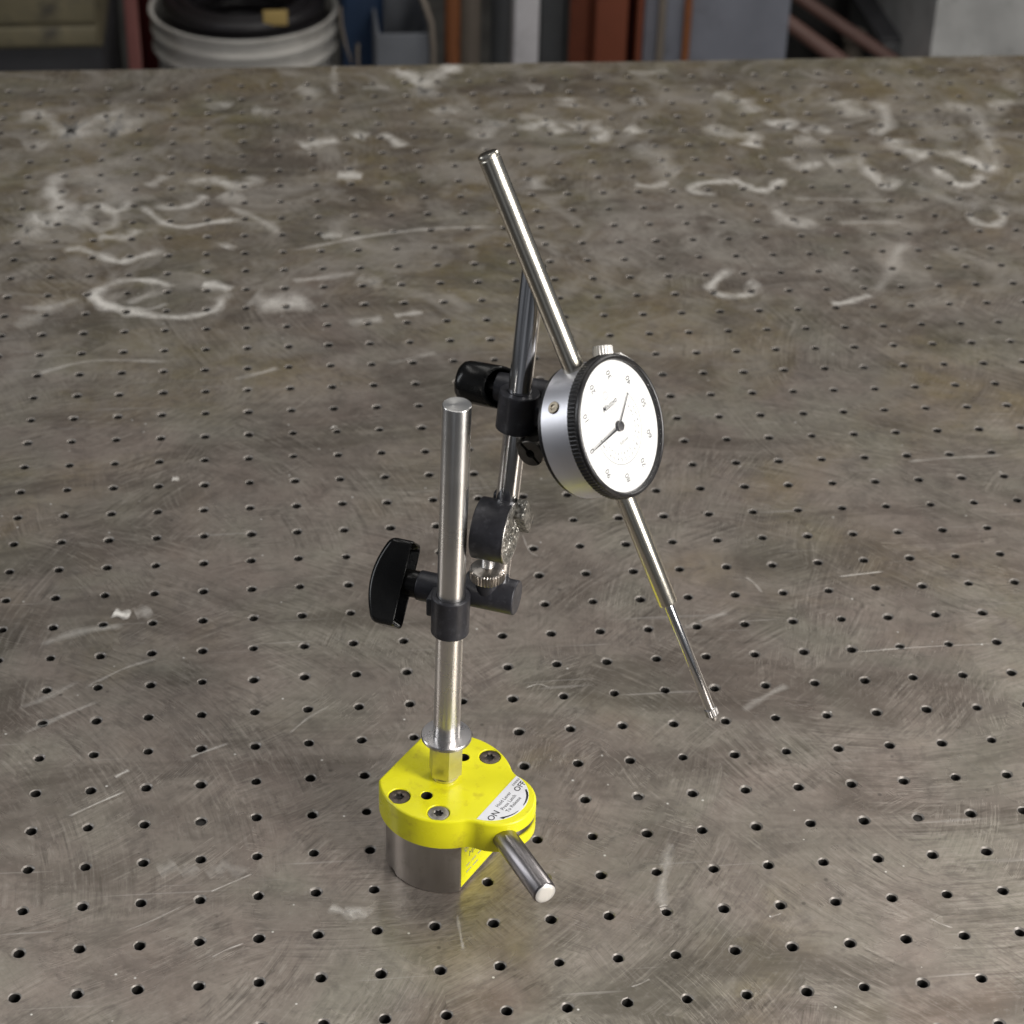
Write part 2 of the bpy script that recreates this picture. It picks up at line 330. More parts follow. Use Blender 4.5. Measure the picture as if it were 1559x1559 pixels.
class G:
    """collects geometry for one mesh"""
    def __init__(s): s.v = []; s.f = []; s.m = []
    def lathe(s, o, d, prof, seg=48, tooth=None, mat=0, up=(0, 0, 1)):
        """prof: list of (radius, height); tooth(k) -> radius factor offset for flagged rings"""
        x, y, z = frame(d, up); o = np.array(o, float); base = len(s.v)
        prof = list(prof)                                   # a ring just inside each cap keeps the cap flat when shaded smooth
        if prof[0][0] > 0.05 and prof[0][:2] != prof[-1][:2]: prof = [(prof[0][0] * 0.97, prof[0][1])] + prof
        if prof[-1][0] > 0.05 and prof[0][:2] != prof[-1][:2]: prof = prof + [(prof[-1][0] * 0.97, prof[-1][1])]
        for pr in prof:
            r, h = pr[0], pr[1]; fl = len(pr) > 2
            for k in range(seg):
                a = 2 * math.pi * k / seg; rr = r - (pr[2] if (fl and (k // 2) % 2) else 0)
                s.v.append(o + z * h + rr * (math.cos(a) * x + math.sin(a) * y))
        for i in range(len(prof) - 1):
            for k in range(seg):
                a = base + i * seg + k; b_ = base + i * seg + (k + 1) % seg
                s.f.append((a, b_, b_ + seg, a + seg)); s.m.append(mat)
        for i, rev in ((0, True), (len(prof) - 1, False)):
            if prof[i][0] > 1e-6:
                ids = [base + i * seg + k for k in range(seg)]
                s.f.append(ids[::-1] if rev else ids); s.m.append(mat)
        return s
    def box(s, o, ax, size, bev=0.6, mat=0):
        """rounded box: chamfered on every edge"""
        x, y, z = [np.array(a, float) for a in ax]; bm = bmesh.new(); bmesh.ops.create_cube(bm, size=1)
        for v in bm.verts: v.co = Vector((v.co.x * size[0], v.co.y * size[1], v.co.z * size[2]))
        if bev: bmesh.ops.bevel(bm, geom=list(bm.edges), offset=bev, segments=3, profile=0.5, affect='EDGES')
        base = len(s.v); bm.verts.index_update()
        for v in bm.verts: s.v.append(np.array(o, float) + x * v.co.x + y * v.co.y + z * v.co.z)
        for f in bm.faces: s.f.append(tuple(base + v.index for v in f.verts)); s.m.append(mat)
        bm.free(); return s
    def out(s, name, mat, parent=None, smooth=35, origin=(0, 0, 0), mats=None):
        return make(name, s.v, s.f, mat, parent, smooth, origin, mats, s.m if mats else None)
def rnd(r, h0, h1, b=0.5, n=3):
    """cylinder profile with rounded edges"""
    p = [(r - b, h0)]
    for i in range(1, n + 1):
        a = math.pi / 2 * i / n; p.append((r - b + b * math.sin(a), h0 + b - b * math.cos(a)))
    for i in range(0, n + 1):
        a = math.pi / 2 * i / n; p.append((r - b + b * math.cos(a), h1 - b + b * math.sin(a)))
    return p
def tube(ro, ri, h0, h1, b=0.4):
    return [(ri, h0 + b), (ri + b, h0), (ro - b, h0), (ro, h0 + b), (ro, h1 - b), (ro - b, h1), (ri + b, h1), (ri, h1 - b), (ri, h0 + b)]
def cyl(name, o, d, prof, mat, parent=None, seg=48, smooth=35, origin=None):
    g = G().lathe(o, d, prof, seg)
    return g.out(name, mat, parent, smooth, origin if origin is not None else o)
def ring(name, o, d, prof, mat, parent, seg=48):
    g = G(); g.lathe(o, d, prof, seg); g.f = [f for f in g.f if len(f) == 4]
    return g.out(name, mat, parent, 35, o)
def empty(name, loc, label, cat, group=None):
    o = bpy.data.objects.new(name, None); COL.objects.link(o); o.empty_display_size = 0.02
    o.location = np.array(loc) * MM; tag(o, label, cat, group); return o
def tag(o, label, cat, group=None):
    o['label'] = label; o['category'] = cat
    if group: o['group'] = group
    return o
def text(name, body, size, o, right, up, mat, parent, shear=0.0, align='CENTER', lift=0.0, bold=0.0, squash=1.0):
    cu = bpy.data.curves.new(name, 'FONT'); cu.body = body; cu.size = size; cu.shear = shear
    cu.align_x = align; cu.align_y = 'CENTER'; cu.offset = bold; cu.resolution_u = 3
    t = bpy.data.objects.new(name, cu); COL.objects.link(t)
    dg = bpy.context.evaluated_depsgraph_get(); me = bpy.data.meshes.new_from_object(t.evaluated_get(dg))
    bpy.data.objects.remove(t); bpy.data.curves.remove(cu)
    right = np.array(right, float); up = np.array(up, float); nn = np.cross(right, up); o = np.array(o, float) + nn * lift
    for v in me.vertices:
        c = v.co; v.co = Vector((right * c.x * squash + up * c.y) * MM)
    me.materials.clear(); me.materials.append(MAT[mat])
    ob = bpy.data.objects.new(name, me); COL.objects.link(ob); ob.parent = parent; ob.location = o * MM - world_of(parent)
    return ob
def strip(name, pts, width, nrm, mat, parent, lift=0.0):
    """flat printed line along points (mm)"""
    pts = np.array(pts, float); nrm = np.array(nrm, float); v = []; f = []
    wd = width if hasattr(width, '__len__') else [width] * len(pts)
    for i, p in enumerate(pts):
        t = pts[min(i + 1, len(pts) - 1)] - pts[max(i - 1, 0)]; t /= np.linalg.norm(t); s = np.cross(nrm, t)
        v += [p + s * wd[i] / 2 + nrm * lift, p - s * wd[i] / 2 + nrm * lift]
    for i in range(len(pts) - 1): f.append((2 * i, 2 * i + 1, 2 * i + 3, 2 * i + 2))
    return make(name, v, f, mat, parent, 0, pts[0])

# ================================================================ THE SETTING
def flat_box(name, lo, hi, mat, bev=0.0):
    g = G(); c = (np.array(lo) + np.array(hi)) / 2; s = np.array(hi) - np.array(lo)
    g.box(c, ((1, 0, 0), (0, 1, 0), (0, 0, 1)), s, bev); return g.out(name, mat, None, 35, (c[0], c[1], lo[2]))
MAT['concrete'] = surf('workshop_concrete', (0.12, 0.115, 0.105), 0.8, 0.0, 0.3, 0.1, 6, bmp=0.2, bscale=60, stains=((0.05, 0.045, 0.04), 4))
MAT['darkwall'] = surf('dark_wall_and_shade', (0.035, 0.033, 0.032), 0.8, 0.0, 0.35, 0.1, 5, bmp=0.1, bscale=40)
FLOOR = -850.0
fl = make('floor', [(-4000, -2500, FLOOR), (5000, -2500, FLOOR), (5000, 3400, FLOOR), (-4000, 3400, FLOOR)], [(0, 1, 2, 3)], 'concrete', None, 0, (0, 0, FLOOR)); fl['kind'] = 'structure'
wl = flat_box('wall', (-4000, 3400, FLOOR), (5000, 3500, 1800), 'darkwall'); wl['kind'] = 'structure'

# ---------------------------------------------------------------- drilled steel table
table = empty('steel_table', (300, 450, 0), 'worn grey steel table with a grid of small drilled holes and chalk scribbles', 'table')
def build_table():
    i0, i1, j0, j1 = -9, 35, -6, 37
    SEG = 16; V = []; F = []; FM = []
    rs = np.random.RandomState(3)
    for j in range(j0, j1 + 1):
        for i in range(i0, i1 + 1):
            cx, cy = i * GRID, j * GRID; b = len(V); r = 2.32 * (1 + 0.04 * rs.randn()); r = min(max(r, 2.1), 2.5)
            near = on_screen(cx, cy)
            dep = 12.0 if rs.rand() > 0.025 else 1.7
            ch = 0.45 + 0.45 * rs.rand() ** 1.3
            for k in range(SEG):
                a = 2 * math.pi * (k + 0.5) / SEG; c, s = math.cos(a), math.sin(a)
                q = 1 / max(abs(c), abs(s)); V.append((cx + c * q * GRID / 2, cy + s * q * GRID / 2, 0))
            # cell corners are added so that neighbouring cells meet without gaps
            cb = len(V)
            for (sx, sy) in ((1, 1), (-1, 1), (-1, -1), (1, -1)): V.append((cx + sx * GRID / 2, cy + sy * GRID / 2, 0))
            rb = len(V); jx, jy = rs.randn(2) * 0.18
            wob = rs.randn(SEG) * 0.07; wob[rs.randint(SEG)] += 0.35 * rs.rand()
            for lev, (rr, zz) in enumerate(((r + ch, 0), (r, -ch * 0.85), (r, -dep))):
                for k in range(SEG):
                    a = 2 * math.pi * (k + 0.5) / SEG; q = rr + (wob[k] if lev < 2 else 0)
                    V.append((cx + jx + q * math.cos(a), cy + jy + q * math.sin(a), zz))
            for k in range(SEG):
                k2 = (k + 1) % SEG
                if k % 4 == 1: F.append((b + k, cb + k // 4, b + k2, rb + k2, rb + k))
                else: F.append((b + k, b + k2, rb + k2, rb + k))
                FM.append(0)
                F.append((rb + k, rb + k2, rb + SEG + k2, rb + SEG + k)); FM.append(1)
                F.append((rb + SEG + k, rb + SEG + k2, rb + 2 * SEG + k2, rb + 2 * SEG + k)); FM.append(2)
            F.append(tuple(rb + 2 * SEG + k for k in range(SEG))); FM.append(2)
    x0, x1 = (i0 - .5) * GRID, (i1 + .5) * GRID; y0, y1 = (j0 - .5) * GRID, (j1 + .5) * GRID
    # plain border up to the rounded far edge and down the sides
    def edge(pts):
        b = len(V)
        for p in pts: V.append(p)
        n = len(pts) // 2
        for k in range(n - 1): F.append((b + 2 * k, b + 2 * k + 1, b + 2 * k + 3, b + 2 * k + 2)); FM.append(0)
    prof = [(0, 0)]
    T = 25.0; R_ = 4.0
    E0, E1 = 981.5 - 0.0135 * (x0 + 96) - R_, 981.5 - 0.0135 * (x1 + 96) - R_
    pl = []
    rows = [(y1, y1, 0.0), (E0, E1, 0.0)]
    for k in range(1, 6):
        a = math.pi / 2 * k / 5; rows.append((E0 + R_ * math.sin(a), E1 + R_ * math.sin(a), -R_ + R_ * math.cos(a)))
    rows.append((E0 + R_, E1 + R_, -T))
    for ya, yb, z in rows: pl += [(x1, yb, z), (x0, ya, z)]
    edge(pl[:]) 
    edge([(x0, E0, 0), (x0, E0, -T), (x0, y0, 0), (x0, y0, -T)]); edge([(x1, y0, 0), (x1, y0, -T), (x1, E1, 0), (x1, E1, -T)])
    edge([(x0, y0, 0), (x0, y0, -T), (x1, y0, 0), (x1, y0, -T)]); edge([(x0, y0, -T), (x0, E0 + R_, -T), (x1, y0, -T), (x1, E1 + R_, -T)])
    o = make('table_top', V, F, 'table', table, 30, (0, 0, 0), ['table', 'bore', 'hole'], FM)
    for (lx, ly) in ((x0 + 60, y0 + 60), (x1 - 60, y0 + 60), (x0 + 60, E0 - 50), (x1 - 60, E1 - 50)):
        g = G().box((lx, ly, (FLOOR - T) / 2), ((1, 0, 0), (0, 1, 0), (0, 0, 1)), (80, 80, -FLOOR - T), 3)
        g.out('leg', 'oxide', table, 35, (lx, ly, FLOOR))
    return o
def on_screen(x, y): return True
table_top = build_table()

# chalk scribbles, smears and scratches lying on the plate: traced strokes (photo pixels dropped onto the table plane)
chalk_count = [0]
def stroke(pts, width, strength, name='chalk_mark'):
    P = np.array([on_z(px, py, 0)[:2] for px, py in pts])
    out = []
    n = len(P); Q = np.vstack([2 * P[0] - P[1], P, 2 * P[-1] - P[-2]])
    for i in range(n - 1):
        for t in np.linspace(0, 1, 7, endpoint=(i == n - 2)):
            a, b_, c, d = Q[i:i + 4]
            out.append(0.5 * (2 * b_ + (c - a) * t + (2 * a - 5 * b_ + 4 * c - d) * t * t + (3 * b_ - a - 3 * c + d) * t ** 3))
    out = np.array(out); m = len(out); V = []; F = []; UV = []
    rs = np.random.RandomState(chalk_count[0]); ph = rs.rand() * 6
    z = 0.12 + 0.008 * chalk_count[0]; chalk_count[0] += 1
    for i in range(m):
        t = out[min(i + 1, m - 1)] - out[max(i - 1, 0)]; t /= (np.linalg.norm(t) + 1e-9); s = np.array([-t[1], t[0]])
        wd = width * (1.0 if width < 3 else 1.25) * (0.75 + 0.5 * math.sin(ph + i * 0.35) ** 2)
        for k, sg in enumerate((1, -1)):
            V.append((*(out[i] + s * sg * wd / 2), z)); UV.append((i / (m - 1), k))
    for i in range(m - 1): F.append((2 * i, 2 * i + 1, 2 * i + 3, 2 * i + 2))
    ctr = out.mean(0)
    o = make(name, V, F, 'chalk', table_top, 0, (0, 0, 0))
    me = o.data; ul = me.uv_layers.new(name='UVMap')
    for lp in me.loops: ul.data[lp.index].uv = UV[lp.vertex_index]
    at = me.attributes.new('strength', 'FLOAT', 'POINT'); at.data.foreach_set('value', [strength * (0.92 if width >= 3 else 0.8)] * len(V))
    return o
K = 400 / 1559
def cs(ox, oy, pts, width, strength, name='chalk_mark'): stroke([(ox + x * K, oy + y * K) for x, y in pts], width, strength, name)
A = (30, 150)
cs(*A, [(880, 1130), (870, 1105), (760, 1080), (600, 1085), (500, 1120), (445, 1160), (460, 1200), (560, 1240), (700, 1272), (900, 1298), (1080, 1280), (1180, 1240), (1200, 1190), (1270, 1150)], 7.5, 0.75)
cs(*A, [(520, 1115), (450, 1165), (500, 1225), (610, 1255), (720, 1285)], 11, 0.8)
cs(*A, [(860, 1150), (780, 1165), (690, 1195), (640, 1225)], 7, 0.35)
cs(*A, [(620, 1235), (760, 1252), (885, 1215)], 5, 0.35)
cs(*A, [(1080, 1105), (1160, 1112), (1260, 1138)], 11, 0.95)
cs(*A, [(1370, 1180), (1450, 1195), (1580, 1225), (1700, 1200)], 22, 0.42)
cs(*A, [(250, 910), (340, 895), (460, 925), (580, 968), (680, 950), (880, 890)], 9, 0.7)
cs(*A, [(720, 635), (790, 695), (880, 750), (1000, 762), (1150, 735), (1340, 715)], 6.5, 0.75)
cs(*A, [(465, 625), (530, 665), (610, 660), (660, 600)], 8, 0.65)
cs(*A, [(390, 690), (410, 740), (480, 780), (550, 760), (565, 700), (500, 635), (410, 640), (388, 690)], 8, 0.42)
cs(*A, [(60, 660), (100, 710), (180, 745), (230, 690), (242, 640), (205, 570), (220, 500), (310, 440)], 17, 0.7)
cs(*A, [(230, 600), (300, 640), (350, 720), (290, 755)], 22, 0.35)
cs(*A, [(350, 400), (450, 480), (560, 560), (640, 640)], 50, 0.28)
cs(*A, [(1020, 520), (1060, 490), (1130, 478), (1200, 500), (1300, 518), (1380, 490), (1405, 450)], 15, 0.65)
cs(*A, [(1095, 570), (1075, 600), (1000, 640), (880, 652), (790, 630)], 8, 0.55)
cs(*A, [(1190, 570), (1260, 590), (1340, 575)], 18, 0.45)
cs(*A, [(10, 150), (60, 110), (110, 85), (180, 140), (270, 200), (340, 210), (380, 160), (520, 100), (660, 80)], 15, 0.5)
cs(*A, [(560, 90), (560, 180), (640, 190), (660, 100)], 16, 0.28)
cs(*A, [(10, 280), (80, 270), (170, 280)], 22, 0.3)
cs(*A, [(1115, 65), (1180, 35), (1260, 50)], 14, 0.4)
cs(*A, [(1370, 75), (1440, 75), (1510, 88)], 15, 0.45)
cs(*A, [(750, 525), (800, 500), (865, 455)], 10, 0.5)
cs(*A, [(455, 825), (560, 825), (650, 820), (695, 770)], 10, 0.5)
cs(*A, [(1215, 890), (1235, 880), (1260, 868)], 12, 0.7)
cs(*A, [(1230, 640), (1350, 690), (1480, 750), (1535, 805)], 8, 0.4)
cs(*A, [(-30, 1360), (60, 1315), (150, 1270), (215, 1190)], 14, 0.38)
cs(*A, [(0, 780), (60, 800), (130, 770)], 22, 0.35)
cs(*A, [(150, 170), (330, 230), (520, 170), (700, 200)], 55, 0.20)
B = (1130, 150)
cs(*B, [(-90, 470), (0, 510), (60, 540), (150, 545), (210, 505), (255, 475)], 9, 0.8)
cs(*B, [(180, 655), (270, 720), (340, 750), (425, 720)], 14, 0.6)
cs(*B, [(525, 1225), (600, 1215), (700, 1190), (765, 1165)], 7, 0.65)
cs(*B, [(790, 1150), (870, 1050), (930, 900), (995, 855)], 9, 0.3)
cs(*B, [(680, 330), (750, 430), (830, 510), (890, 525), (905, 470)], 12, 0.62)
cs(*B, [(500, 390), (620, 380), (720, 400)], 22, 0.4)
cs(*B, [(880, 240), (960, 300), (1110, 355)], 22, 0.75)
cs(*B, [(1150, 255), (1250, 330), (1380, 380), (1450, 420), (1495, 400), (1470, 280), (1430, 180), (1380, 90), (1250, 45), (1190, 90)], 17, 0.40)
cs(*B, [(1300, 350), (1400, 395), (1460, 425), (1490, 395)], 11, 0.8)
cs(*B, [(1125, 405), (1200, 460), (1290, 515), (1390, 500), (1415, 430)], 10, 0.75)
cs(*B, [(1325, 690), (1400, 740), (1490, 755), (1550, 710), (1500, 620)], 9, 0.5)
cs(*B, [(150, 165), (200, 145), (275, 150), (250, 190)], 14, 0.7)
cs(*B, [(300, 250), (370, 255), (440, 245)], 20, 0.5)
cs(*B, [(340, 200), (430, 178), (530, 210)], 12, 0.5)
cs(*B, [(750, 180), (800, 200), (855, 175), (850, 90), (780, 10)], 13, 0.5)
cs(*B, [(580, 10), (640, 60), (690, 110)], 24, 0.42)
cs(*B, [(250, 350), (340, 410), (480, 380)], 13, 0.55)
cs(*B, [(1460, 50), (1540, 30), (1620, 20)], 14, 0.45)
cs(*B, [(300, 600), (560, 600), (900, 612)], 5, 0.3)
cs(*B, [(560, 745), (760, 738), (950, 742)], 6, 0.3)
cs(*B, [(30, 200), (60, 240), (50, 290)], 15, 0.6)
cs(*B, [(1000, 500), (1100, 560), (1260, 620), (1440, 650)], 16, 0.3)
cs(*B, [(1110, 60), (1060, 130), (1170, 210), (1300, 260)], 30, 0.22)
cs(*B, [(20, 1090), (80, 1110), (40, 1160), (-20, 1180)], 10, 0.4)
T_ = (430, 60)
cs(*T_, [(640, 175), (740, 210), (800, 255), (870, 252), (920, 210), (1000, 180), (1080, 160)], 17, 0.75)
cs(*T_, [(820, 280), (860, 320), (900, 300)], 26, 0.35)
cs(*T_, [(470, 292), (560, 288), (640, 292)], 10, 0.35)
cs(*T_, [(100, 640), (160, 625), (220, 615), (350, 600)], 16, 0.68)
cs(*T_, [(425, 585), (460, 572), (510, 580)], 16, 0.7)
cs(*T_, [(570, 565), (640, 590), (725, 645)], 11, 0.65)
cs(*T_, [(320, 810), (400, 812), (480, 818)], 16, 0.7)
cs(*T_, [(310, 155), (305, 240), (312, 340)], 7, 0.3)
cs(*T_, [(80, 290), (150, 310), (230, 350)], 18, 0.35)
cs(*T_, [(880, 440), (960, 420), (1050, 445)], 16, 0.35)
cs(*T_, [(1170, 600), (1200, 540), (1250, 500), (1230, 570)], 18, 0.45)
cs(*T_, [(1400, 470), (1480, 465), (1559, 480)], 14, 0.35)
D_ = (800, 60)
cs(*D_, [(-60, 530), (40, 520), (120, 502), (170, 530), (225, 570)], 13, 0.7)
cs(*D_, [(270, 530), (310, 515), (350, 525)], 20, 0.75)
cs(*D_, [(375, 480), (420, 520), (470, 565), (430, 595), (380, 590)], 15, 0.6)
cs(*D_, [(590, 530), (630, 540), (670, 565)], 16, 0.75)
cs(*D_, [(640, 868), (760, 876), (850, 845)], 8, 0.65)
cs(*D_, [(1140, 925), (1040, 915), (975, 895), (1050, 858), (1180, 848), (1250, 865)], 8, 0.7)
cs(*D_, [(1110, 330), (1160, 340), (1230, 365)], 22, 0.4)
cs(*D_, [(1270, 355), (1320, 400), (1370, 445)], 20, 0.4)
cs(*D_, [(1090, 510), (1180, 570), (1280, 555)], 16, 0.5)
cs(*D_, [(1340, 580), (1355, 610), (1330, 645)], 15, 0.5)
cs(*D_, [(240, 350), (250, 380), (245, 410)], 18, 0.5)
cs(*D_, [(20, 300), (60, 295), (110, 300)], 18, 0.4)
cs(*D_, [(640, 350), (670, 370), (700, 365)], 16, 0.45)
cs(*D_, [(650, 620), (760, 680), (860, 780), (920, 800)], 26, 0.35)
cs(*D_, [(20, 820), (50, 850), (60, 900)], 18, 0.4)
cs(*D_, [(600, 195), (720, 205), (850, 185)], 12, 0.3)
C_ = (420, 250)
cs(*C_, [(80, 520), (300, 480), (500, 440), (800, 400), (1080, 382), (1340, 380)], 4.5, 0.42)
cs(*C_, [(270, 440), (330, 428), (400, 432)], 12, 0.55)
cs(*C_, [(90, 700), (270, 680), (490, 650)], 7, 0.38)
cs(*C_, [(700, 908), (780, 895), (880, 885)], 6, 0.5)
cs(*C_, [(430, 955), (520, 935), (640, 925)], 9, 0.4)
cs(*C_, [(-60, 820), (50, 840), (200, 800)], 22, 0.4)
cs(*C_, [(660, 1190), (800, 1160), (960, 1120)], 5, 0.25)
cs(*C_, [(470, 690), (530, 700), (590, 700), (560, 740)], 12, 0.35)
stroke([(1115, 408), (1088, 430), (1082, 442), (1108, 453), (1155, 450)], 8, 0.65)
stroke([(30, 470), (75, 470), (120, 455)], 8, 0.3)
for pts, wd, st in (([(105, 1245), (146, 1226), (190, 1207)], 1.3, 0.9), ([(320, 1360), (350, 1347), (385, 1332)], 1.0, 0.8),
        ([(190, 1420), (235, 1402), (285, 1378)], 0.9, 0.55), ([(175, 1186), (185, 1180), (197, 1174)], 2.5, 0.7),
        ([(290, 1155), (310, 1147), (350, 1133)], 2.0, 0.6), ([(322, 1460), (345, 1448), (372, 1438)], 1.0, 0.8),
        ([(172, 935), (186, 937), (200, 938)], 6.5, 1.4), ([(205, 937), (218, 934), (232, 930)], 10, 0.45),
        ([(262, 731), (267, 731), (273, 730)], 4.5, 1.3), ([(505, 652), (508, 653), (512, 654)], 3.5, 1.5),
        ([(1275, 880), (1310, 876), (1345, 872)], 1.6, 0.85), ([(1300, 995), (1390, 988), (1510, 982)], 1.3, 0.5),
        ([(1007, 1385), (1008, 1350), (1018, 1300), (1022, 1285)], 5.0, 0.32), ([(1003, 1383), (1012, 1381), (1020, 1384)], 2.0, 0.8),
        ([(1415, 1400), (1430, 1408), (1450, 1415)], 1.0, 0.7), ([(960, 1505), (975, 1500), (990, 1492)], 0.9, 0.7),
        ([(696, 1395), (700, 1420), (706, 1450)], 1.8, 0.45), ([(795, 815), (805, 840), (820, 850)], 1.0, 0.4),
        ([(1135, 880), (1150, 892), (1160, 905)], 2.2, 0.3), ([(1170, 1400), (1180, 1396), (1190, 1393)], 1.0, 0.6),
        ([(330, 1320), (352, 1325), (372, 1335)], 7, 0.22), ([(240, 1330), (255, 1325), (270, 1318)], 8, 0.22), ([(275, 1335), (290, 1328), (302, 1322)], 8, 0.22), ([(315, 1335), (328, 1330), (340, 1325)], 8, 0.22),
        ([(530, 1395), (545, 1390), (562, 1398)], 7, 0.8), ([(500, 1385), (525, 1392), (545, 1402)], 5, 0.5),
        ([(30, 1080), (70, 1065), (120, 1040)], 4, 0.35), ([(35, 1120), (90, 1095), (150, 1070)], 3, 0.3), ([(60, 985), (120, 965), (190, 955)], 6, 0.3),
        ([(440, 1120), (470, 1095), (500, 1078)], 2.0, 0.4), ([(130, 1050), (190, 1020), (240, 1005)], 2.5, 0.35), ([(1130, 1085), (1170, 1060), (1200, 1045)], 4, 0.28), ([(800, 1050), (820, 1044), (838, 1050)], 1.0, 0.8),
        ([(1040, 960), (1075, 945), (1110, 935)], 3, 0.25), ([(45, 575), (140, 552), (260, 553)], 4, 0.35), ([(355, 580), (390, 572), (425, 562)], 5, 0.35), ([(1380, 705), (1440, 700), (1528, 695)], 3, 0.3)):
    stroke(pts, wd, st, 'scratch_mark' if wd < 3 else 'chalk_mark')

# ================================================================ MAGNETIC BASE AND STAND
C0 = np.array([160.5, 71.8, 0.0]); AN = math.radians(-37.5)
EN = np.array([math.cos(AN), math.sin(AN), 0]); ET = np.array([-math.sin(AN), math.cos(AN), 0]); EZ = np.array([0, 0, 1.0])
def LB(x, y, z): return C0 + EN * x + ET * y + EZ * z
stand = empty('magnetic_stand', C0, 'yellow topped magnetic base with steel post, black clamps and chrome arm on drilled table', 'stand')

# magnet body: a round steel pot with two flats
def magnet():
    R_, fl = 26.7, 19.3; pts = []
    a0 = math.acos(fl / R_)
    for k in range(61): 
        a = a0 + (2 * math.pi - 2 * a0) * k / 60; pts.append((R_ * math.cos(a), R_ * math.sin(a)))
    flatn = 6
    p1, p0 = pts[-1], pts[0]
    for k in range(1, flatn): pts.append((p1[0] + (p0[0] - p1[0]) * k / flatn, p1[1] + (p0[1] - p1[1]) * k / flatn))
    n = len(pts); V = []; F = []
    levels = [(0.5, 0.05), (0.0, 0.5), (0.0, 28.6), (0.4, 29.0)]
    for li, (ins, z) in enumerate(levels):
        for (x, y) in pts:
            r = math.hypot(x, y); q = (r - ins) / r
            ang = math.degrees(math.atan2(y, x)) % 360
            zz = z
            if li < 2 and 237 < ang < 245: zz = z + 1.7
            V.append(LB(x * q, y * q, zz))
    for i in range(len(levels) - 1):
        for k in range(n): F.append((i * n + k, i * n + (k + 1) % n, (i + 1) * n + (k + 1) % n, (i + 1) * n + k))
    F.append(tuple(range(n))[::-1]); F.append(tuple(range(3 * n, 4 * n)))
    return make('magnet_body', V, F, 'magnet', stand, 25, C0)
magnet_body = magnet()
# yellow maker's plate on the flat
V = [LB(19.38, y, z) for (y, z) in ((-17.3, 2.2), (17.3, 2.2), (17.3, 28.4), (-17.3, 28.4))] + [LB(19.15, y, z) for (y, z) in ((-17.3, 2.2), (17.3, 2.2), (17.3, 28.4), (-17.3, 28.4))]
plate = make('maker_label', V, [(0, 1, 2, 3), (4, 0, 3, 7), (1, 5, 6, 2), (3, 2, 6, 7), (0, 4, 5, 1)], 'ysticker', magnet_body, 0, LB(19.38, 0, 15))
text('lettering', 'MAGSWITCH', 4.2, LB(19.38, 1.5, 17.0), ET, EZ, 'inkmid', plate, lift=0.04)
for yy, ww, zz in ((-11.5, 3.2, 11.6), (-7.0, 3.6, 11.6), (-2.2, 3.0, 11.6), (-11, 4.0, 7.8), (-5.5, 4.2, 7.8)):
    strip('lettering', [LB(19.38, yy - ww / 2, zz), LB(19.38, yy + ww / 2, zz)], 0.7, EN, 'inkgrey', plate, 0.04)
a = [LB(19.38, -13.0 + 1.5 * math.cos(k / 16 * 2 * math.pi), 22.6 + 1.9 * math.sin(k / 16 * 2 * math.pi)) for k in range(17)]
strip('emblem', a, 0.5, EN, 'inkgrey', plate, 0.04)
strip('emblem', [LB(19.38, -13.5, 22.6), LB(19.38, -12.5, 22.6)], 1.0, EN, 'inkgrey', plate, 0.04)

# yellow cover: disc with a flat at the back and a lobe over the lever
def cover_outline():
    R_, fb, lc, lr, rf = 29.6, -23.7, 25.8, 17.7, 10.0
    # concave fillet circle centre
    d1, d2 = R_ + rf, lr + rf; fx = (d1 * d1 - d2 * d2 + lc * lc) / (2 * lc); fy = math.sqrt(d1 * d1 - fx * fx)
    P = []
    t1 = math.atan2(-fy, fx - lc)                              # lobe arc from -t to +t
    for k in range(41): a = t1 + (-2 * t1) * k / 40; P.append((lc + lr * math.cos(a), lr * math.sin(a)))
    a0 = math.atan2(-fy, lc - fx) ; a1 = math.atan2(-fy, -fx)
    a1 = a1 if a1 < 0 else a1 - 2 * math.pi
    for k in range(1, 12): a = a0 + (a1 - a0) * k / 12; P.append((fx + rf * math.cos(a), fy + rf * math.sin(a)))
    s = math.atan2(fy, fx); rc = 4.0
    ccx = fb + rc; ccy = math.sqrt((R_ - rc) ** 2 - ccx ** 2); e = math.atan2(ccy, ccx)
    for k in range(41): a = s + (e - s) * k / 40; P.append((R_ * math.cos(a), R_ * math.sin(a)))
    for k in range(1, 9): a = e + (math.pi - e) * k / 8; P.append((ccx + rc * math.cos(a), ccy + rc * math.sin(a)))
    half = P[20:]                                               # mirror the upper half
    full = half + [(x, -y) for (x, y) in half[::-1] if abs(y) > 1e-6]
    return np.array(full)
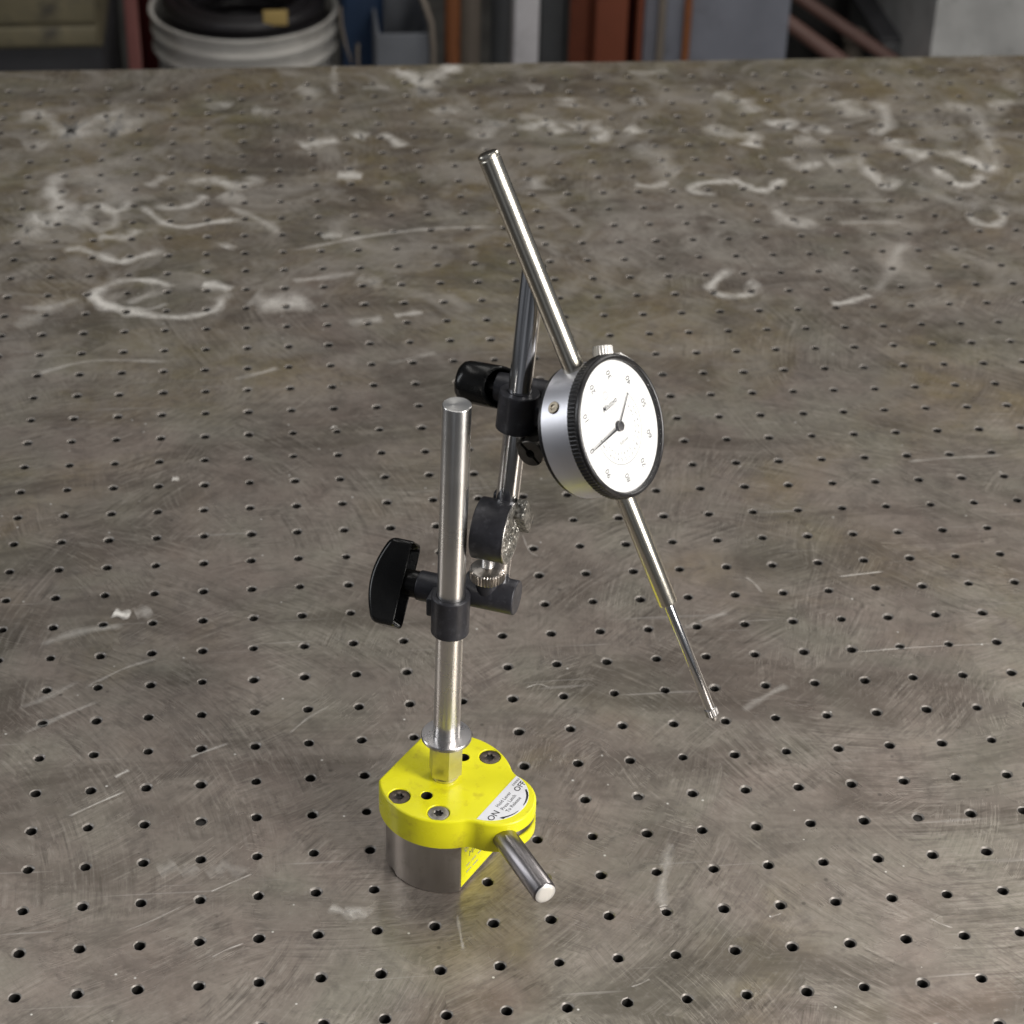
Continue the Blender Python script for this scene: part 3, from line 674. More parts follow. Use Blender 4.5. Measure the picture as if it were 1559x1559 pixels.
def cover():
    O = cover_outline(); n = len(O)
    nx = np.roll(O, -1, 0) - np.roll(O, 1, 0); nx /= np.linalg.norm(nx, axis=1)[:, None]; nrm = np.stack([nx[:, 1], -nx[:, 0]], 1)
    lob = np.array([1.0 if (x > 30.0 and -14 < y < 15.5) else 0.0 for x, y in O])
    lv = [(0.8, 29.0), (0.0, 29.5), (0.0, 35.3), ('s', 35.3), ('s', 38.9), (0.0, 38.9), (0.0, 43.9)]
    for k in range(1, 6): a = math.pi / 2 * k / 5; lv.append((1.1 - 1.1 * math.cos(a), 43.9 + 1.1 * math.sin(a)))
    V = []; F = []; FM = []
    for ins, z in lv:
        off = 3.6 * lob if ins == 's' else np.full(n, ins)
        for k in range(n): q = O[k] - nrm[k] * off[k]; V.append(LB(q[0], q[1], z))
    for i in range(len(lv) - 1):
        for k in range(n): F.append((i * n + k, i * n + (k + 1) % n, (i + 1) * n + (k + 1) % n, (i + 1) * n + k)); FM.append(0)
    F.append(tuple(range(n))[::-1]); FM.append(0)
    top = (len(lv) - 1) * n
    loops = [[top + k for k in range(n)]]
    SEG = 28
    for (x, y, r, dep) in ((-10.05, -21.7, 4.85, 1.7), (10.05, -21.5, 4.85, 1.7), (9.4, 21.8, 4.85, 1.7), (-10.05, 21.7, 4.85, 1.7), (-0.3, -14.9, 2.55, 8.0), (-0.3, 15.2, 2.55, 8.0)):
        b = len(V)
        for rr, zz in ((r + 0.35, 45.0), (r, 44.7), (r, 45.0 - dep)):
            for k in range(SEG): a = 2 * math.pi * k / SEG; V.append(LB(x + rr * math.cos(a), y + rr * math.sin(a), zz))
        for i in range(2):
            for k in range(SEG): F.append((b + i * SEG + k, b + (i + 1) * SEG + k, b + (i + 1) * SEG + (k + 1) % SEG, b + i * SEG + (k + 1) % SEG)); FM.append(1 if (r < 3 and i == 1) else 0)
        F.append(tuple(b + 2 * SEG + k for k in range(SEG))); FM.append(1 if r < 3 else 0)
        loops.append([b + k for k in range(SEG)])
    flat = [i for l in loops for i in l]
    for t in tessellate_polygon([[Vector(V[i]) for i in l] for l in loops]):
        ids = [flat[t[0]], flat[t[1]], flat[t[2]]]
        nz = np.cross(V[ids[1]] - V[ids[0]], V[ids[2]] - V[ids[0]])[2]
        if abs(nz) < 1e-9: continue
        F.append(tuple(ids if nz > 0 else ids[::-1])); FM.append(0)
    return make('cover', V, F, 'yellow', stand, 28, LB(0, 0, 29), ['yellow', 'hole'], FM)
cov = cover()
# countersunk socket screws in the cover
def screw_mesh(mat, nm):
    g = G(); prof = [(0.0, -0.9), (4.3, -0.9), (4.65, -0.35), (4.45, -0.1), (3.6, 0.0), (2.0, 0.0), (1.85, -0.15), (1.55, -1.3), (0, -1.3)]
    prof = [(4.3, -1.3), (4.65, -0.5), (4.5, -0.15), (3.9, 0.0), (2.15, 0.0), (1.9, -0.15), (1.65, -1.1), (0.01, -1.25)]
    g.lathe((0, 0, 0), EZ, prof, 36); 
    # six lobed socket
    for ri in (6, 7):
        for k in range(36):
            i = ri * 36 + k; f = 1 + 0.16 * math.cos(6 * 2 * math.pi * k / 36); g.v[i] = np.array([g.v[i][0] * f, g.v[i][1] * f, g.v[i][2]])
    g.m = [1 if i // 36 >= 6 and i < 36 * 8 else 0 for i in range(len(g.f))]
    return g.out(nm, mat, None, 30, (0, 0, 0), [mat, 'hole'])
s0 = screw_mesh('darkscrew', 'screw'); s1 = screw_mesh('greyscrew', 'screw')
def place(o, p, parent):
    o.parent = parent; o.location = np.array(p) * MM - world_of(parent)
place(s0, LB(-10.05, -21.7, 44.75), cov); place(s1, LB(10.05, -21.5, 44.75), cov)
s1['label'] = 'bare steel screw brighter than the other cover screws'
for (x, y) in ((9.4, 21.8), (-10.05, 21.7)):
    c = s0.copy(); COL.objects.link(c); place(c, LB(x, y, 44.75), cov)
# sticker and its print
st = []
for k in range(33):
    a = -1.36 + 2.72 * k / 32; st.append((22.5 + 17.0 * math.cos(a), 0.5 + 17.0 * math.sin(a)))
V = [LB(x, y, 45.10) for x, y in st] + [LB(x, y, 45.0) for x, y in st]
n = len(st); F = [tuple(range(n))] + [(k, k + n, (k + 1) % n + n, (k + 1) % n) for k in range(n)]
sticker = make('sticker', V, F, 'sticker', cov, 0, LB(30, 0, 45.1))
sr, su = ET, -EN
def sl(b, s, x, y, mt='ink', **k): text('lettering', b, s, LB(x, y, 45.10), sr, su, mt, sticker, lift=0.03, **k)
sl('ON', 4.3, 31.2, -10.5, bold=0.05); sl('OFF', 4.0, 31.0, 11.8, bold=0.04)
sl('Hold Lever', 2.45, 29.4, 0.6, bold=0.015); sl('Press Latch', 2.45, 32.2, 0.3, bold=0.015); sl('To Release', 2.45, 34.75, 0.2, bold=0.015)
for yy, ww in ((10.9, 0.7), (12.0, 0.8), (13.2, 1.0), (14.5, 1.0), (15.7, 0.7)):
    strip('lettering', [LB(28.05, yy - ww / 2, 45.10), LB(28.05, yy + ww / 2, 45.10)], 1.1, EZ, 'inkgrey', sticker, 0.03)
arc = [LB(*q, 45.10) for q in ((34.2, 11.5), (35.6, 10.1), (36.8, 8.5), (37.7, 6.5), (38.3, 4.3), (38.6, 2.0))]
strip('lettering', arc, [0.75, 0.95, 0.95, 0.85, 0.6, 0.25], EZ, 'ink', sticker, 0.03)
arc = [LB(*q, 45.10) for q in ((38.6, -2.0), (38.1, -4.2), (37.3, -6.2), (36.3, -7.9), (35.4, -9.0))]
strip('lettering', arc, [0.25, 0.45, 0.6, 0.7, 0.75], EZ, 'ink', sticker, 0.03)
make('lettering', [LB(36.2, -8.3, 45.14), LB(34.9, -8.9, 45.14), LB(34.0, -10.4, 45.14), LB(35.9, -10.0, 45.14)], [(0, 1, 2, 3)], 'ink', sticker, 0, LB(35, -9, 45.14))

# lever with its turning plate in the slot of the lobe
LV = np.array([0.352, -0.936, 0.0]); L0 = np.array([184.6, 36.6, 36.2]); 
lever = G().lathe(L0 - LV * 9, LV, rnd(5.35, 0, 43.0, 0.5)[:-4] + [(5.35, 42.4), (5.1, 42.9), (4.75, 43.2)], 48).out('lever', 'lever', stand, 35, L0)
cyl('end_cap', L0 + LV * 34.25, LV, [(4.7, -0.3), (4.68, 0.05), (4.2, 0.35), (3.0, 0.45), (0.01, 0.5)], 'silvercap', lever)
cyl('turning_plate', LB(25.8, 0, 35.4), EZ, rnd(17.2, 0, 3.4, 0.15), 'lever', lever, 64)

# post with its nut and flange
PD = np.array([0.018, 0.0, 1.0]); PD /= np.linalg.norm(PD); PB = np.array([160.34, 72.5, 45.0])
def PP(z): return PB + PD * (z - 45.0)
post = cyl('post', PP(62), PD, rnd(5.85, 0, 174.2, 0.35), 'steel', stand, 64)
ng = G(); ng.lathe(PP(45.0), PD, [(5.7, 0.0), (5.9, 0.2), (5.9, 1.3), (6.3, 1.6)], 48)
hx = []
b = len(ng.v); hx_l = [(6.5, 1.6), (7.55, 2.6), (7.55, 22.0)]
x_, y_, z_ = np.array([math.cos(.62), math.sin(.62), 0]), np.array([-math.sin(.62), math.cos(.62), 0]), PD
for r, h in hx_l:
    for k in range(6): a = k * math.pi / 3; ng.v.append(PP(45.0 + h) + r * (math.cos(a) * x_ + math.sin(a) * y_))
for i in range(2):
    for k in range(6): ng.f.append((b + i * 6 + k, b + i * 6 + (k + 1) % 6, b + (i + 1) * 6 + (k + 1) % 6, b + (i + 1) * 6 + k)); ng.m.append(0)
ng.f.append(tuple(b + 12 + k for k in range(6))); ng.f.append(tuple(b + k for k in range(6))[::-1])
ng.out('hex_nut', 'zinc', stand, 20, PP(45))
cyl('washer', PP(66.9), PD, [(10.6, 0.0), (11.0, 0.3), (11.0, 1.5), (10.7, 1.9), (6.5, 2.15), (5.9, 2.15)], 'washer', stand, 64)

# lower clamp on the post
BA = np.array([0.91, -0.41, 0.0]); BA /= np.linalg.norm(BA); BN = np.array([0.41, 0.91, 0.0]); BN /= np.linalg.norm(BN)
ring('post_collar', PP(125.0), PD, tube(8.1, 5.87, 0, 18.8, 0.35), 'oxide', stand, 64)
B1 = np.array([160.9, 88.2, 134.5])                # on the barrel axis behind the post
barrel = G().lathe(B1 - BA * 11.5, BA, rnd(6.5, 0, 21.3, 0.5), 48)
barrel.lathe(B1 + BA * 9.5 + EZ * 4.0, BA, rnd(7.5, 0, 22.6, 0.7), 56)
barrel.box(B1 - BN * 8.0 + BA * 1.0, (BA, BN, EZ), (9, 12, 9), 0.8)
barrel = barrel.out('clamp_barrel', 'oxide', stand, 35, B1)
cyl('knob_stem', B1 - BA * 21.5, BA, rnd(5.9, 0, 12.0, 0.3), 'plastic', stand)
# wing knob: half moon profile, extruded and rounded
def wing(name, o, ax, ln, half, t_mid, t_end, wid, parent):
    ex = np.cross(ax, ln); bm = bmesh.new(); pr = []
    for k in range(15):
        s = -1 + 2 * k / 14; pr.append((-(t_end + (t_mid - t_end) * (1 - s * s)), s * half))
    pr = [(0, -half)] + pr + [(0, half)]
    lo = [bm.verts.new((x, y, -wid / 2)) for x, y in pr]; hi = [bm.verts.new((x, y, wid / 2)) for x, y in pr]
    bm.faces.new(lo); bm.faces.new(hi[::-1]); n_ = len(pr)
    for k in range(n_): bm.faces.new((lo[k], hi[k], hi[(k + 1) % n_], lo[(k + 1) % n_]))
    bmesh.ops.recalc_face_normals(bm, faces=bm.faces)
    bm.normal_update()
    inner = [f for f in bm.faces if f.normal.x > 0.9]
    bmesh.ops.inset_region(bm, faces=inner, thickness=2.9, use_even_offset=True)
    bmesh.ops.translate(bm, verts=list({v for f in inner for v in f.verts}), vec=(-7.0, 0, 0))
    sharp = [e for e in bm.edges if len(e.link_faces) == 2 and e.calc_face_angle() > 0.6 and not any(f in inner for f in e.link_faces) and not all(v.co.x > -0.01 and abs(v.co.z) < wid / 2 - 0.5 for v in e.verts)]
    bmesh.ops.bevel(bm, geom=sharp, offset=2.6, segments=6, profile=0.5, affect='EDGES', clamp_overlap=True)
    bm.verts.index_update()
    V = [np.array(o) + ax * v.co.x + ln * v.co.y + ex * v.co.z for v in bm.verts]; F = [tuple(v.index for v in f.verts) for f in bm.faces]
    bm.free(); return make(name, V, F, 'plastic', parent, 40, o)
KL = EZ * math.cos(math.radians(43)) + BN * math.sin(math.radians(43))
wing('clamp_knob', B1 - BA * 15.2 - KL * 1.3, BA, KL, 18.6, 16.4, 11.4, 15.5, stand)

# arm rod
R0 = np.array([182.3, 79.8, 141.5]); R1 = np.array([190.0, 86.7, 229.6]); RD = (R1 - R0) / np.linalg.norm(R1 - R0)
cyl('arm_rod', R0 - RD * 7, RD, rnd(4.75, 0, 153.0, 0.4), 'chrome', stand, 64)

# fine adjustment: drum, split jaw, stud and knurled wheel
DC = np.array([180.6, 75.8, 173.0])
dg = G(); dg.lathe(DC - BA * 7.6, BA, rnd(12.9, 0, 14.4, 0.45), 72); drum = dg.out('adjuster_drum', 'oxide', stand, 35, DC)
def rough_disc(o, d, r, amp, seed, name, parent):
    rs = np.random.RandomState(seed); x, y, z = frame(d); V = [np.array(o) + z * amp]; F = []
    RN, SN = 9, 40
    for i in range(1, RN + 1):
        for k in range(SN):
            a = 2 * math.pi * k / SN; rr = r * i / RN
            h = amp * (rs.rand() if i < RN - 1 else 0.6) if i < RN else 0
            V.append(np.array(o) + z * h + rr * (math.cos(a) * x + math.sin(a) * y))
    for k in range(SN): F.append((0, 1 + k, 1 + (k + 1) % SN))
    for i in range(RN - 1):
        for k in range(SN): F.append((1 + i * SN + k, 1 + (i + 1) * SN + k, 1 + (i + 1) * SN + (k + 1) % SN, 1 + i * SN + (k + 1) % SN))
    return make(name, V, F, 'cast', parent, 0, o)
rough_disc(DC + BA * 6.82, BA, 12.3, 0.9, 4, 'sawn_face', drum)
ring('worn_edge', DC + BA * 6.3, BA, tube(13.02, 12.2, 0, 0.62, 0.15), 'oxide_edge', drum, 72)
jg = G(); jc = DC + BA * 9.0 + BN * 8.6 + EZ * 3.6
jg.box(jc, (BA, BN * 0.82 + EZ * 0.57, EZ * 0.82 - BN * 0.57), (4.6, 8.5, 17.0), 0.7)
rs = np.random.RandomState(2)
jaw = jg.out('split_jaw', 'cast', stand, 30, jc)
jg = G(); jc = DC + BA * -1.0 + BN * 12.4 + EZ * 7.2
jg.box(jc, (BA, BN, EZ), (8.0, 5.0, 8.0), 1.6); jg.out('jaw_lug', 'oxide', stand, 35, jc)
NC = np.array([177.9, 78.4, 150.2])
cyl('adjuster_seat', np.array([NC[0], NC[1], 141.0]), EZ, rnd(5.2, 0, 7.0, 0.4), 'oxide', stand, 32)
cyl('adjuster_stud', np.array([NC[0], NC[1], 139.5]), EZ, [(2.6, 0)] + [(2.6 - 0.35 * (i % 2), 0.5 + i * 0.45) for i in range(58)] + [(2.5, 27)], 'greyscrew', stand, 24, 20)
kw = G(); kw.lathe(NC, EZ, [(6.9, -3.0), (7.55, -2.4, 0.42), (7.6, 1.5, 0.42), (7.0, 2.2), (6.6, 2.35), (3.4, 2.6), (2.6, 2.9)], 144)
kw.out('knurled_wheel', 'wheel', stand, 30, NC)

# upper clamp that carries the indicator
RZ = lambda z: R0 + RD * ((z - R0[2]) / RD[2])
ring('arm_collar', RZ(215.8), RD, tube(8.2, 4.78, 0, 16.6, 0.4), 'oxide', stand, 64)
B2 = np.array([190.4, 97.9, 226.0]); 
ub = G().lathe(B2 - BA * 8.5, BA, rnd(6.3, 0, 24.5, 0.5), 48)
ub.box(RZ(224.0) + BN * 6.5 + BA * 1.0, (BA, BN, EZ), (9, 9, 9), 0.8)
ub.box(RZ(223.5) + BA * 9.0 + BN * 2.2, (BA, BN, EZ), (10, 9.5, 9.5), 1.0)
ub.out('swivel_barrel', 'oxide', stand, 35, B2)
# cup shaped knob with a hollow inner end
kg = G(); KO = B2 - BA * 25.5
prof = [(0.01, 0.0), (3.5, 0.15), (6.2, 0.9), (7.9, 2.4), (8.6, 4.6), (8.8, 8.0), (8.8, 17.0), (8.6, 17.8), (8.1, 18.1), (7.6, 17.8), (7.2, 17.0), (6.4, 10.0), (3.2, 8.0)]
kg.lathe(KO, BA, prof, 56)
wv_ = np.array([-0.1, -0.83, 0.55]); wv_ = wv_ - BA * (wv_ @ BA); wv_ /= np.linalg.norm(wv_)
for i, v in enumerate(kg.v):
    h = (v - KO) @ BA; k_ = min(max((h - 7.0) / 10.0, 0), 1)
    kg.v[i] = v + BA * k_ * (1.5 - 6.0 * ((v - KO) @ wv_) / 8.8)
kg.out('swivel_knob', 'plastic', stand, 40, KO)
cyl('knob_stem', KO + BA * 9.6, BA, rnd(3.3, 0, 9.5, 0.3), 'plastic', stand)
# slotted pin that grips the lug on the back of the indicator
PN = np.array([-0.53, -0.85, 0.0]); PN /= np.linalg.norm(PN); PF = np.array([193.3, 72.8, 211.5])
pg = G()
def slotted(g):
    x, y, z = frame(PN); 
    for sgn in (-1, 1):
        prof2 = []
        SEGS = 24; a0, a1 = 0.11, math.pi - 0.11
        dirx = math.cos(-0.72) * x + math.sin(-0.72) * y; diry = (-math.sin(-0.72) * x + math.cos(-0.72) * y) * sgn
        outer = [(5.7 * math.cos(a0 + (a1 - a0) * k / SEGS), 5.7 * math.sin(a0 + (a1 - a0) * k / SEGS)) for k in range(SEGS + 1)]
        inner = [(1.9 * math.cos(.34 + (math.pi - .68) * k / 12), 1.9 * math.sin(.34 + (math.pi - .68) * k / 12)) for k in range(13)][::-1]
        loop = outer + inner; b = len(g.v)
        for zz, q in ((0.0, 0.94), (-0.35, 1.0), (-4.5, 1.0)):
            for i, (u_, v_) in enumerate(loop):
                qq = q if i <= SEGS else 1.0
                g.v.append(PF + z * zz + dirx * u_ * qq + diry * v_ * qq)
        L_ = len(loop)
        def add(f): g.f.append(tuple(f if sgn > 0 else f[::-1])); g.m.append(0)
        for lev in range(2):
            for i in range(L_): add((b + lev * L_ + i, b + (lev + 1) * L_ + i, b + (lev + 1) * L_ + (i + 1) % L_, b + lev * L_ + (i + 1) % L_))
        add([b + i for i in range(L_)])
slotted(pg)
pg.lathe(PF - PN * 22.0, PN, rnd(5.7, 0, 17.6, 0.2), 48)
pg.out('slotted_pin', 'pin', stand, 35, PF)
hg = G(); hc = np.array([201.4, 88.6, 218.5]); hg.box(hc, (BA, BN, EZ), (9.5, 9, 16), 1.2); hg.out('swivel_block', 'oxide', stand, 35, hc)

# ================================================================ DIAL INDICATOR
FC = np.array([227.587, 63.473, 228.94]); DN = np.array([0.70098, -0.56079, 0.44062]); DU = np.array([-0.36179, 0.25281, 0.89733]); DR = np.array([0.61460, 0.78842, 0.02567])
def DP(x, y, o): return FC + DR * x + DU * y - DN * o      # o = distance behind the bezel front
SA = DP(0, 0, 11.3)
ind = empty('dial_indicator', DP(0, 0, 20.0), 'white faced dial indicator with black bezel and long steel plunger clamped to the stand', 'dial indicator')
case = cyl('case', DP(0, 0, 18.8), DN, [(26.2, -0.3), (27.0, 0.2), (27.0, 15.0)], 'alu', ind, 128)
cyl('back_plate', DP(0, 0, 20.9), DN, rnd(26.4, 0, 2.3, 0.4), 'bezel', ind, 96)
cyl('back_lug', DP(0, 0, 32.0), DN, rnd(6.8, 0, 11.5, 0.5), 'oxide', ind, 40)
bz = G(); bz.lathe(DP(0, 0, 4.9), DN, [(26.8, 0), (28.2, 0.15), (28.75, 0.5, 0.24), (28.75, 3.9, 0.24), (28.3, 4.3), (28.35, 4.7), (28.3, 5.3), (27.9, 5.75), (27.4, 5.95), (26.9, 5.8), (26.5, 5.4), (26.2, 4.9), (26.15, 3.2)], 440, up=DU)
bz.f = [f for f in bz.f if len(f) == 4]; bz.m = [0] * len(bz.f); bz.out('bezel', 'bezel', ind, 30, DP(0, 0, 4.9))
face = cyl('dial_face', DP(0, 0, 2.4), DN, [(26.3, 0), (26.3, 1.2)], 'dial', ind, 96)
FO = 1.2
nums = ['0', '10', '20', '30', '40', '50', '60', '70', '80', '90']
for k, t_ in enumerate(nums):
    a = math.radians(180 - 36 * k); q = 20.6
    text('numeral', t_, 3.7, DP(q * math.cos(a) - 0.1, q * math.sin(a), FO), DU, -DR, 'dialink', face, lift=0.03)
text('brand_lettering', 'Mitutoyo', 3.3, DP(-0.4, 9.6, FO), DR, DU, 'ink', face, shear=0.35, lift=0.03, bold=0.03, squash=0.86)
# fixed arc and the double row of tiny turn counts
arcp = [DP(15.2 * math.cos(math.radians(a)), 15.2 * math.sin(math.radians(a)), FO) for a in range(35, -182, -4)]
strip('scale_ring', arcp, 0.2, DN, 'dialfaint', face, 0.03)
for k in range(1, 20):
    a = math.radians(28 - 11 * k); c, s = math.cos(a), math.sin(a)
    text('numeral', str(k % 10), 1.95, DP(13.3 * c, 13.3 * s, FO), DR, DU, 'dialfaint', face, lift=0.03)
    text('numeral', str((30 - k) % 10), 1.7, DP(11.0 * c, 11.0 * s, FO), DR, DU, 'dialfaint', face, lift=0.03)
text('lettering', '0.01mm', 1.9, DP(0, -6.5, FO), DR, DU, 'dialfaint', face, lift=0.03)
em = [DP(-0.6 + 1.5 * math.cos(k / 14 * 6.2832), 13.9 + 1.5 * math.sin(k / 14 * 6.2832), FO) for k in range(15)]
strip('emblem', em, 0.5, DN, 'dialghost', face, 0.03)
# hands and hub
def hand(name, ang, ln, tail, w0, w1, o, mat):
    a = math.radians(ang); d = DR * math.cos(a) + DU * math.sin(a); s = np.cross(DN, d); c = DP(0, 0, o); V = []
    for zz in (0, 0.18):
        V += [c - d * tail + s * w0 / 2 + DN * zz, c - d * tail - s * w0 / 2 + DN * zz, c + d * ln - s * w1 / 2 + DN * zz, c + d * ln + s * w1 / 2 + DN * zz]
    return make(name, V, [(0, 3, 2, 1), (4, 5, 6, 7), (0, 1, 5, 4), (1, 2, 6, 5), (2, 3, 7, 6), (3, 0, 4, 7)], mat, ind, 0, c)
hand('long_hand', 179.5, 21.2, 2.0, 1.0, 0.28, 0.1, 'hand')
hand('short_hand', 33.0, 15.2, 2.0, 0.6, 0.26, 0.7, 'dialink')
cyl('hub', DP(0, 0, FO), DN, [(2.1, 0.0), (2.1, 1.2), (1.95, 1.35)], 'hand', ind, 32)
cyl('hub_cap', DP(0, 0, FO - 1.35), DN, [(2.0, 0.0), (1.95, 0.15), (0.01, 0.2)], 'washer', ind, 32)
cyl('crystal', DP(0, 0, -0.35), DN, rnd(26.1, 0, 0.5, 0.15), 'crystal', ind, 96)
# spindle cover, stem, plunger and contact point along the measuring axis
top = cyl('spindle_cover', SA + DU * 24.5, DU, [(4.35, 0)] + [(4.35, 90.0), (4.35, 91.4), (4.2, 91.6), (4.2, 92.0), (4.35, 92.2), (4.3, 93.0), (4.0, 93.6), (3.4, 93.9), (0.01, 94.0)], 'nickel', ind, 64)
cyl('stem', SA - DU * 25.5, -DU, [(4.05, 0), (4.05, 54.6), (3.9, 55.2), (3.0, 55.4), (0.01, 55.4)], 'nickel', ind, 64)
pl = cyl('plunger', SA - DU * 79.5, -DU, [(2.15, 0), (2.15, 52.4), (2.0, 52.7)], 'chrome', ind, 40)
cp = G(); cp.lathe(SA - DU * 132.0, -DU, [(2.0, 0), (2.75, 0.3, 0.2), (2.75, 3.2, 0.2), (2.2, 3.6), (1.6, 4.2), (1.5, 4.7), (1.3, 5.5), (0.8, 6.1), (0.01, 6.3)], 72)
cp.out('contact_point', 'greyscrew', pl, 30, SA - DU * 132.0)
# bezel lock screw with its plate, and the case screw
a = math.radians(64); d = DR * math.cos(a) + DU * math.sin(a); o_ = DP(0, 0, 5.2) + d * 25.4
kn = G(); kn.lathe(o_, d, [(2.0, 0), (2.0, 2.6), (3.9, 2.7), (4.1, 3.0, 0.28), (4.1, 6.3, 0.28), (3.7, 6.8), (0.01, 7.0)], 80)
kn.out('lock_screw', 'silvercap', ind, 30, o_)
a2 = math.radians(42); d2 = DR * math.cos(a2) + DU * math.sin(a2); t2 = -DR * math.sin(a2) + DU * math.cos(a2)
lg = G(); lg.box(DP(0, 0, 3.0) + d2 * 28.6 + t2 * 1.0, (d2, t2, DN), (1.6, 9.0, 4.0), 0.3); lg.out('lock_plate', 'silvercap', ind, 30, DP(0, 0, 3.0) + d2 * 28.6)
a = math.radians(134.3); d = DR * math.cos(a) + DU * math.sin(a); o_ = DP(0, 0, 12.5) + d * 27.05
sg = G(); sg.lathe(o_, d, [(2.5, 0), (2.5, 0.35), (2.25, 0.6), (1.25, 0.62), (1.0, 0.1), (0.01, 0.0)], 36); sg.out('case_screw', 'bronzescrew', ind, 30, o_)

# ================================================================ WORKSHOP CLUTTER BEHIND THE TABLE
def bx(px, Y, py=70): return on_y(px, py, Y)[0]
def bz_(px, py, Y): return on_y(px, py, Y)[2]
def mat_simple(k, col, rough, metal=0.0, stains=None, var=0.15, sc=12, coat=0.0): MAT[k] = surf(k, col, rough, metal, var, 0.1, sc, coat, 0.08, 60, stains=stains)
mat_simple('olive_paint', (0.20, 0.175, 0.11), 0.55, stains=((0.10, 0.09, 0.07), 14))
mat_simple('dark_grey', (0.05, 0.05, 0.055), 0.6)
mat_simple('pink_red', (0.24, 0.095, 0.085), 0.5, stains=((0.16, 0.05, 0.04), 20))
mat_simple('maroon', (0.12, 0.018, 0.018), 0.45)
mat_simple('white_plastic', (0.62, 0.60, 0.56), 0.45, stains=((0.45, 0.42, 0.38), 18))
mat_simple('black_rubber', (0.018, 0.016, 0.018), 0.4)
mat_simple('tan_card', (0.50, 0.36, 0.13), 0.7)
mat_simple('blue_plastic', (0.022, 0.045, 0.095), 0.45)
mat_simple('bin_grey', (0.16, 0.17, 0.19), 0.55)
mat_simple('rust_orange', (0.24, 0.085, 0.03), 0.7, stains=((0.12, 0.05, 0.03), 25))
mat_simple('taupe', (0.20, 0.17, 0.14), 0.7, stains=((0.12, 0.10, 0.09), 20))
mat_simple('white_paint', (0.66, 0.64, 0.66), 0.5, stains=((0.42, 0.40, 0.40), 16))
mat_simple('slate', (0.10, 0.105, 0.11), 0.5, stains=((0.06, 0.055, 0.05), 14))
mat_simple('red_oxide', (0.21, 0.06, 0.03), 0.55, stains=((0.12, 0.03, 0.02), 12))
mat_simple('blue_grey', (0.21, 0.22, 0.26), 0.5, stains=((0.15, 0.15, 0.17), 10))
mat_simple('brown_pipe', (0.16, 0.09, 0.075), 0.5)
mat_simple('pale_wrap', (0.50, 0.50, 0.49), 0.4, stains=((0.32, 0.32, 0.31), 30), coat=0.2)
AX = ((1, 0, 0), (0, 1, 0), (0, 0, 1))
def slab(name, px0, px1, Y, depth, ztop, mat, parent=None, bev=4, zbot=FLOOR):
    x0, x1 = bx(px0, Y), bx(px1, Y); g = G()
    g.box(((x0 + x1) / 2, Y + depth / 2, (zbot + ztop) / 2), AX, (x1 - x0, depth, ztop - zbot), bev)
    return g.out(name, mat, parent, 35, ((x0 + x1) / 2, Y + depth / 2, zbot))
def thing(name, px, Y, label, cat, group=None): return empty(name, (bx(px, Y), Y, FLOOR), label, cat, group)

Y0 = 2250.0
# olive cabinet on the far left
cab = thing('cabinet', 60, Y0, 'olive drab metal cabinet with a dark plinth beside a pink red post', 'cabinet')
zc = bz_(90, 74, Y0)
slab('body', -260, 158, Y0, 400, 250, 'olive_paint', cab, 5, zc)
slab('plinth', -255, 156, Y0 + 8, 390, zc - 0.5, 'dark_grey', cab, 4)
for k in range(3): slab('drawer_front', -250 + 0 * k, 150, Y0 - 7, 10, zc + 34 + k * 110, 'olive_paint', cab, 2.5, zc + 6 + k * 110 if k == 0 else zc + 40 + (k - 1) * 110)
# pink-red post
pk = slab('steel_post', 193, 213, Y0 - 30, 26, 300, 'pink_red', None, 3); tag(pk, 'thin pink red steel post between the olive cabinet and the white pail', 'post')
# maroon drum behind the pail
g = G(); o_ = (bx(250, Y0 + 330), Y0 + 330, FLOOR)
g.lathe(o_, EZ, [(36, 0), (38, 4), (38, 180), (40, 185), (40, 195), (38, 200), (38, 620), (40, 628), (36, 630), (36, 624), (10, 624)], 48)
dm = g.out('drum', 'maroon', None, 35, o_); tag(dm, 'dark maroon round drum half hidden behind the white pail', 'drum')
# white pail with ribbed rim, dark inside
pail = thing('pail', 374, Y0 + 150, 'large open white ribbed plastic pail with black coil inside', 'pail')
pc = np.array([bx(374, Y0 + 150), Y0 + 150, FLOOR]); zr = bz_(378, 62, Y0 + 12) - FLOOR; R_ = 138.0
ring('body', pc, EZ, [(R_ * .84, 2), (R_ * .86, 0), (R_ * .93, zr - 62), (R_ * .97, zr - 60), (R_ * .985, zr - 56), (R_ * .95, zr - 50), (R_ * .95, zr - 36), (R_ * .985, zr - 33), (R_ * .99, zr - 27), (R_ * .955, zr - 23), (R_ * .955, zr - 8), (R_, zr - 5), (R_, zr - 1), (R_ * .985, zr), (R_ * .955, zr - 2), (R_ * .94, zr - 20), (R_ * .85, 6), (R_ * .84, 2)], 'white_plastic', pail, 72)
coil = G()
def torus(g, c, R_, r, seg=56, sub=12):
    b = len(g.v)
    for i in range(seg):
        a = 2 * math.pi * i / seg
        for k in range(sub):
            t = 2 * math.pi * k / sub; q = R_ + r * math.cos(t); g.v.append(np.array(c) + np.array([q * math.cos(a), q * math.sin(a), r * math.sin(t)]))
    for i in range(seg):
        for k in range(sub): g.f.append((b + i * sub + k, b + ((i + 1) % seg) * sub + k, b + ((i + 1) % seg) * sub + (k + 1) % sub, b + i * sub + (k + 1) % sub)); g.m.append(0)
for k in range(4): torus(coil, pc + np.array([0, 0, zr - 60 + k * 22.0]), 112 - 1.5 * k, 12.5)
for k in range(2): torus(coil, pc + np.array([0, 0, zr - 14 + k * 20.0]), 88, 12)
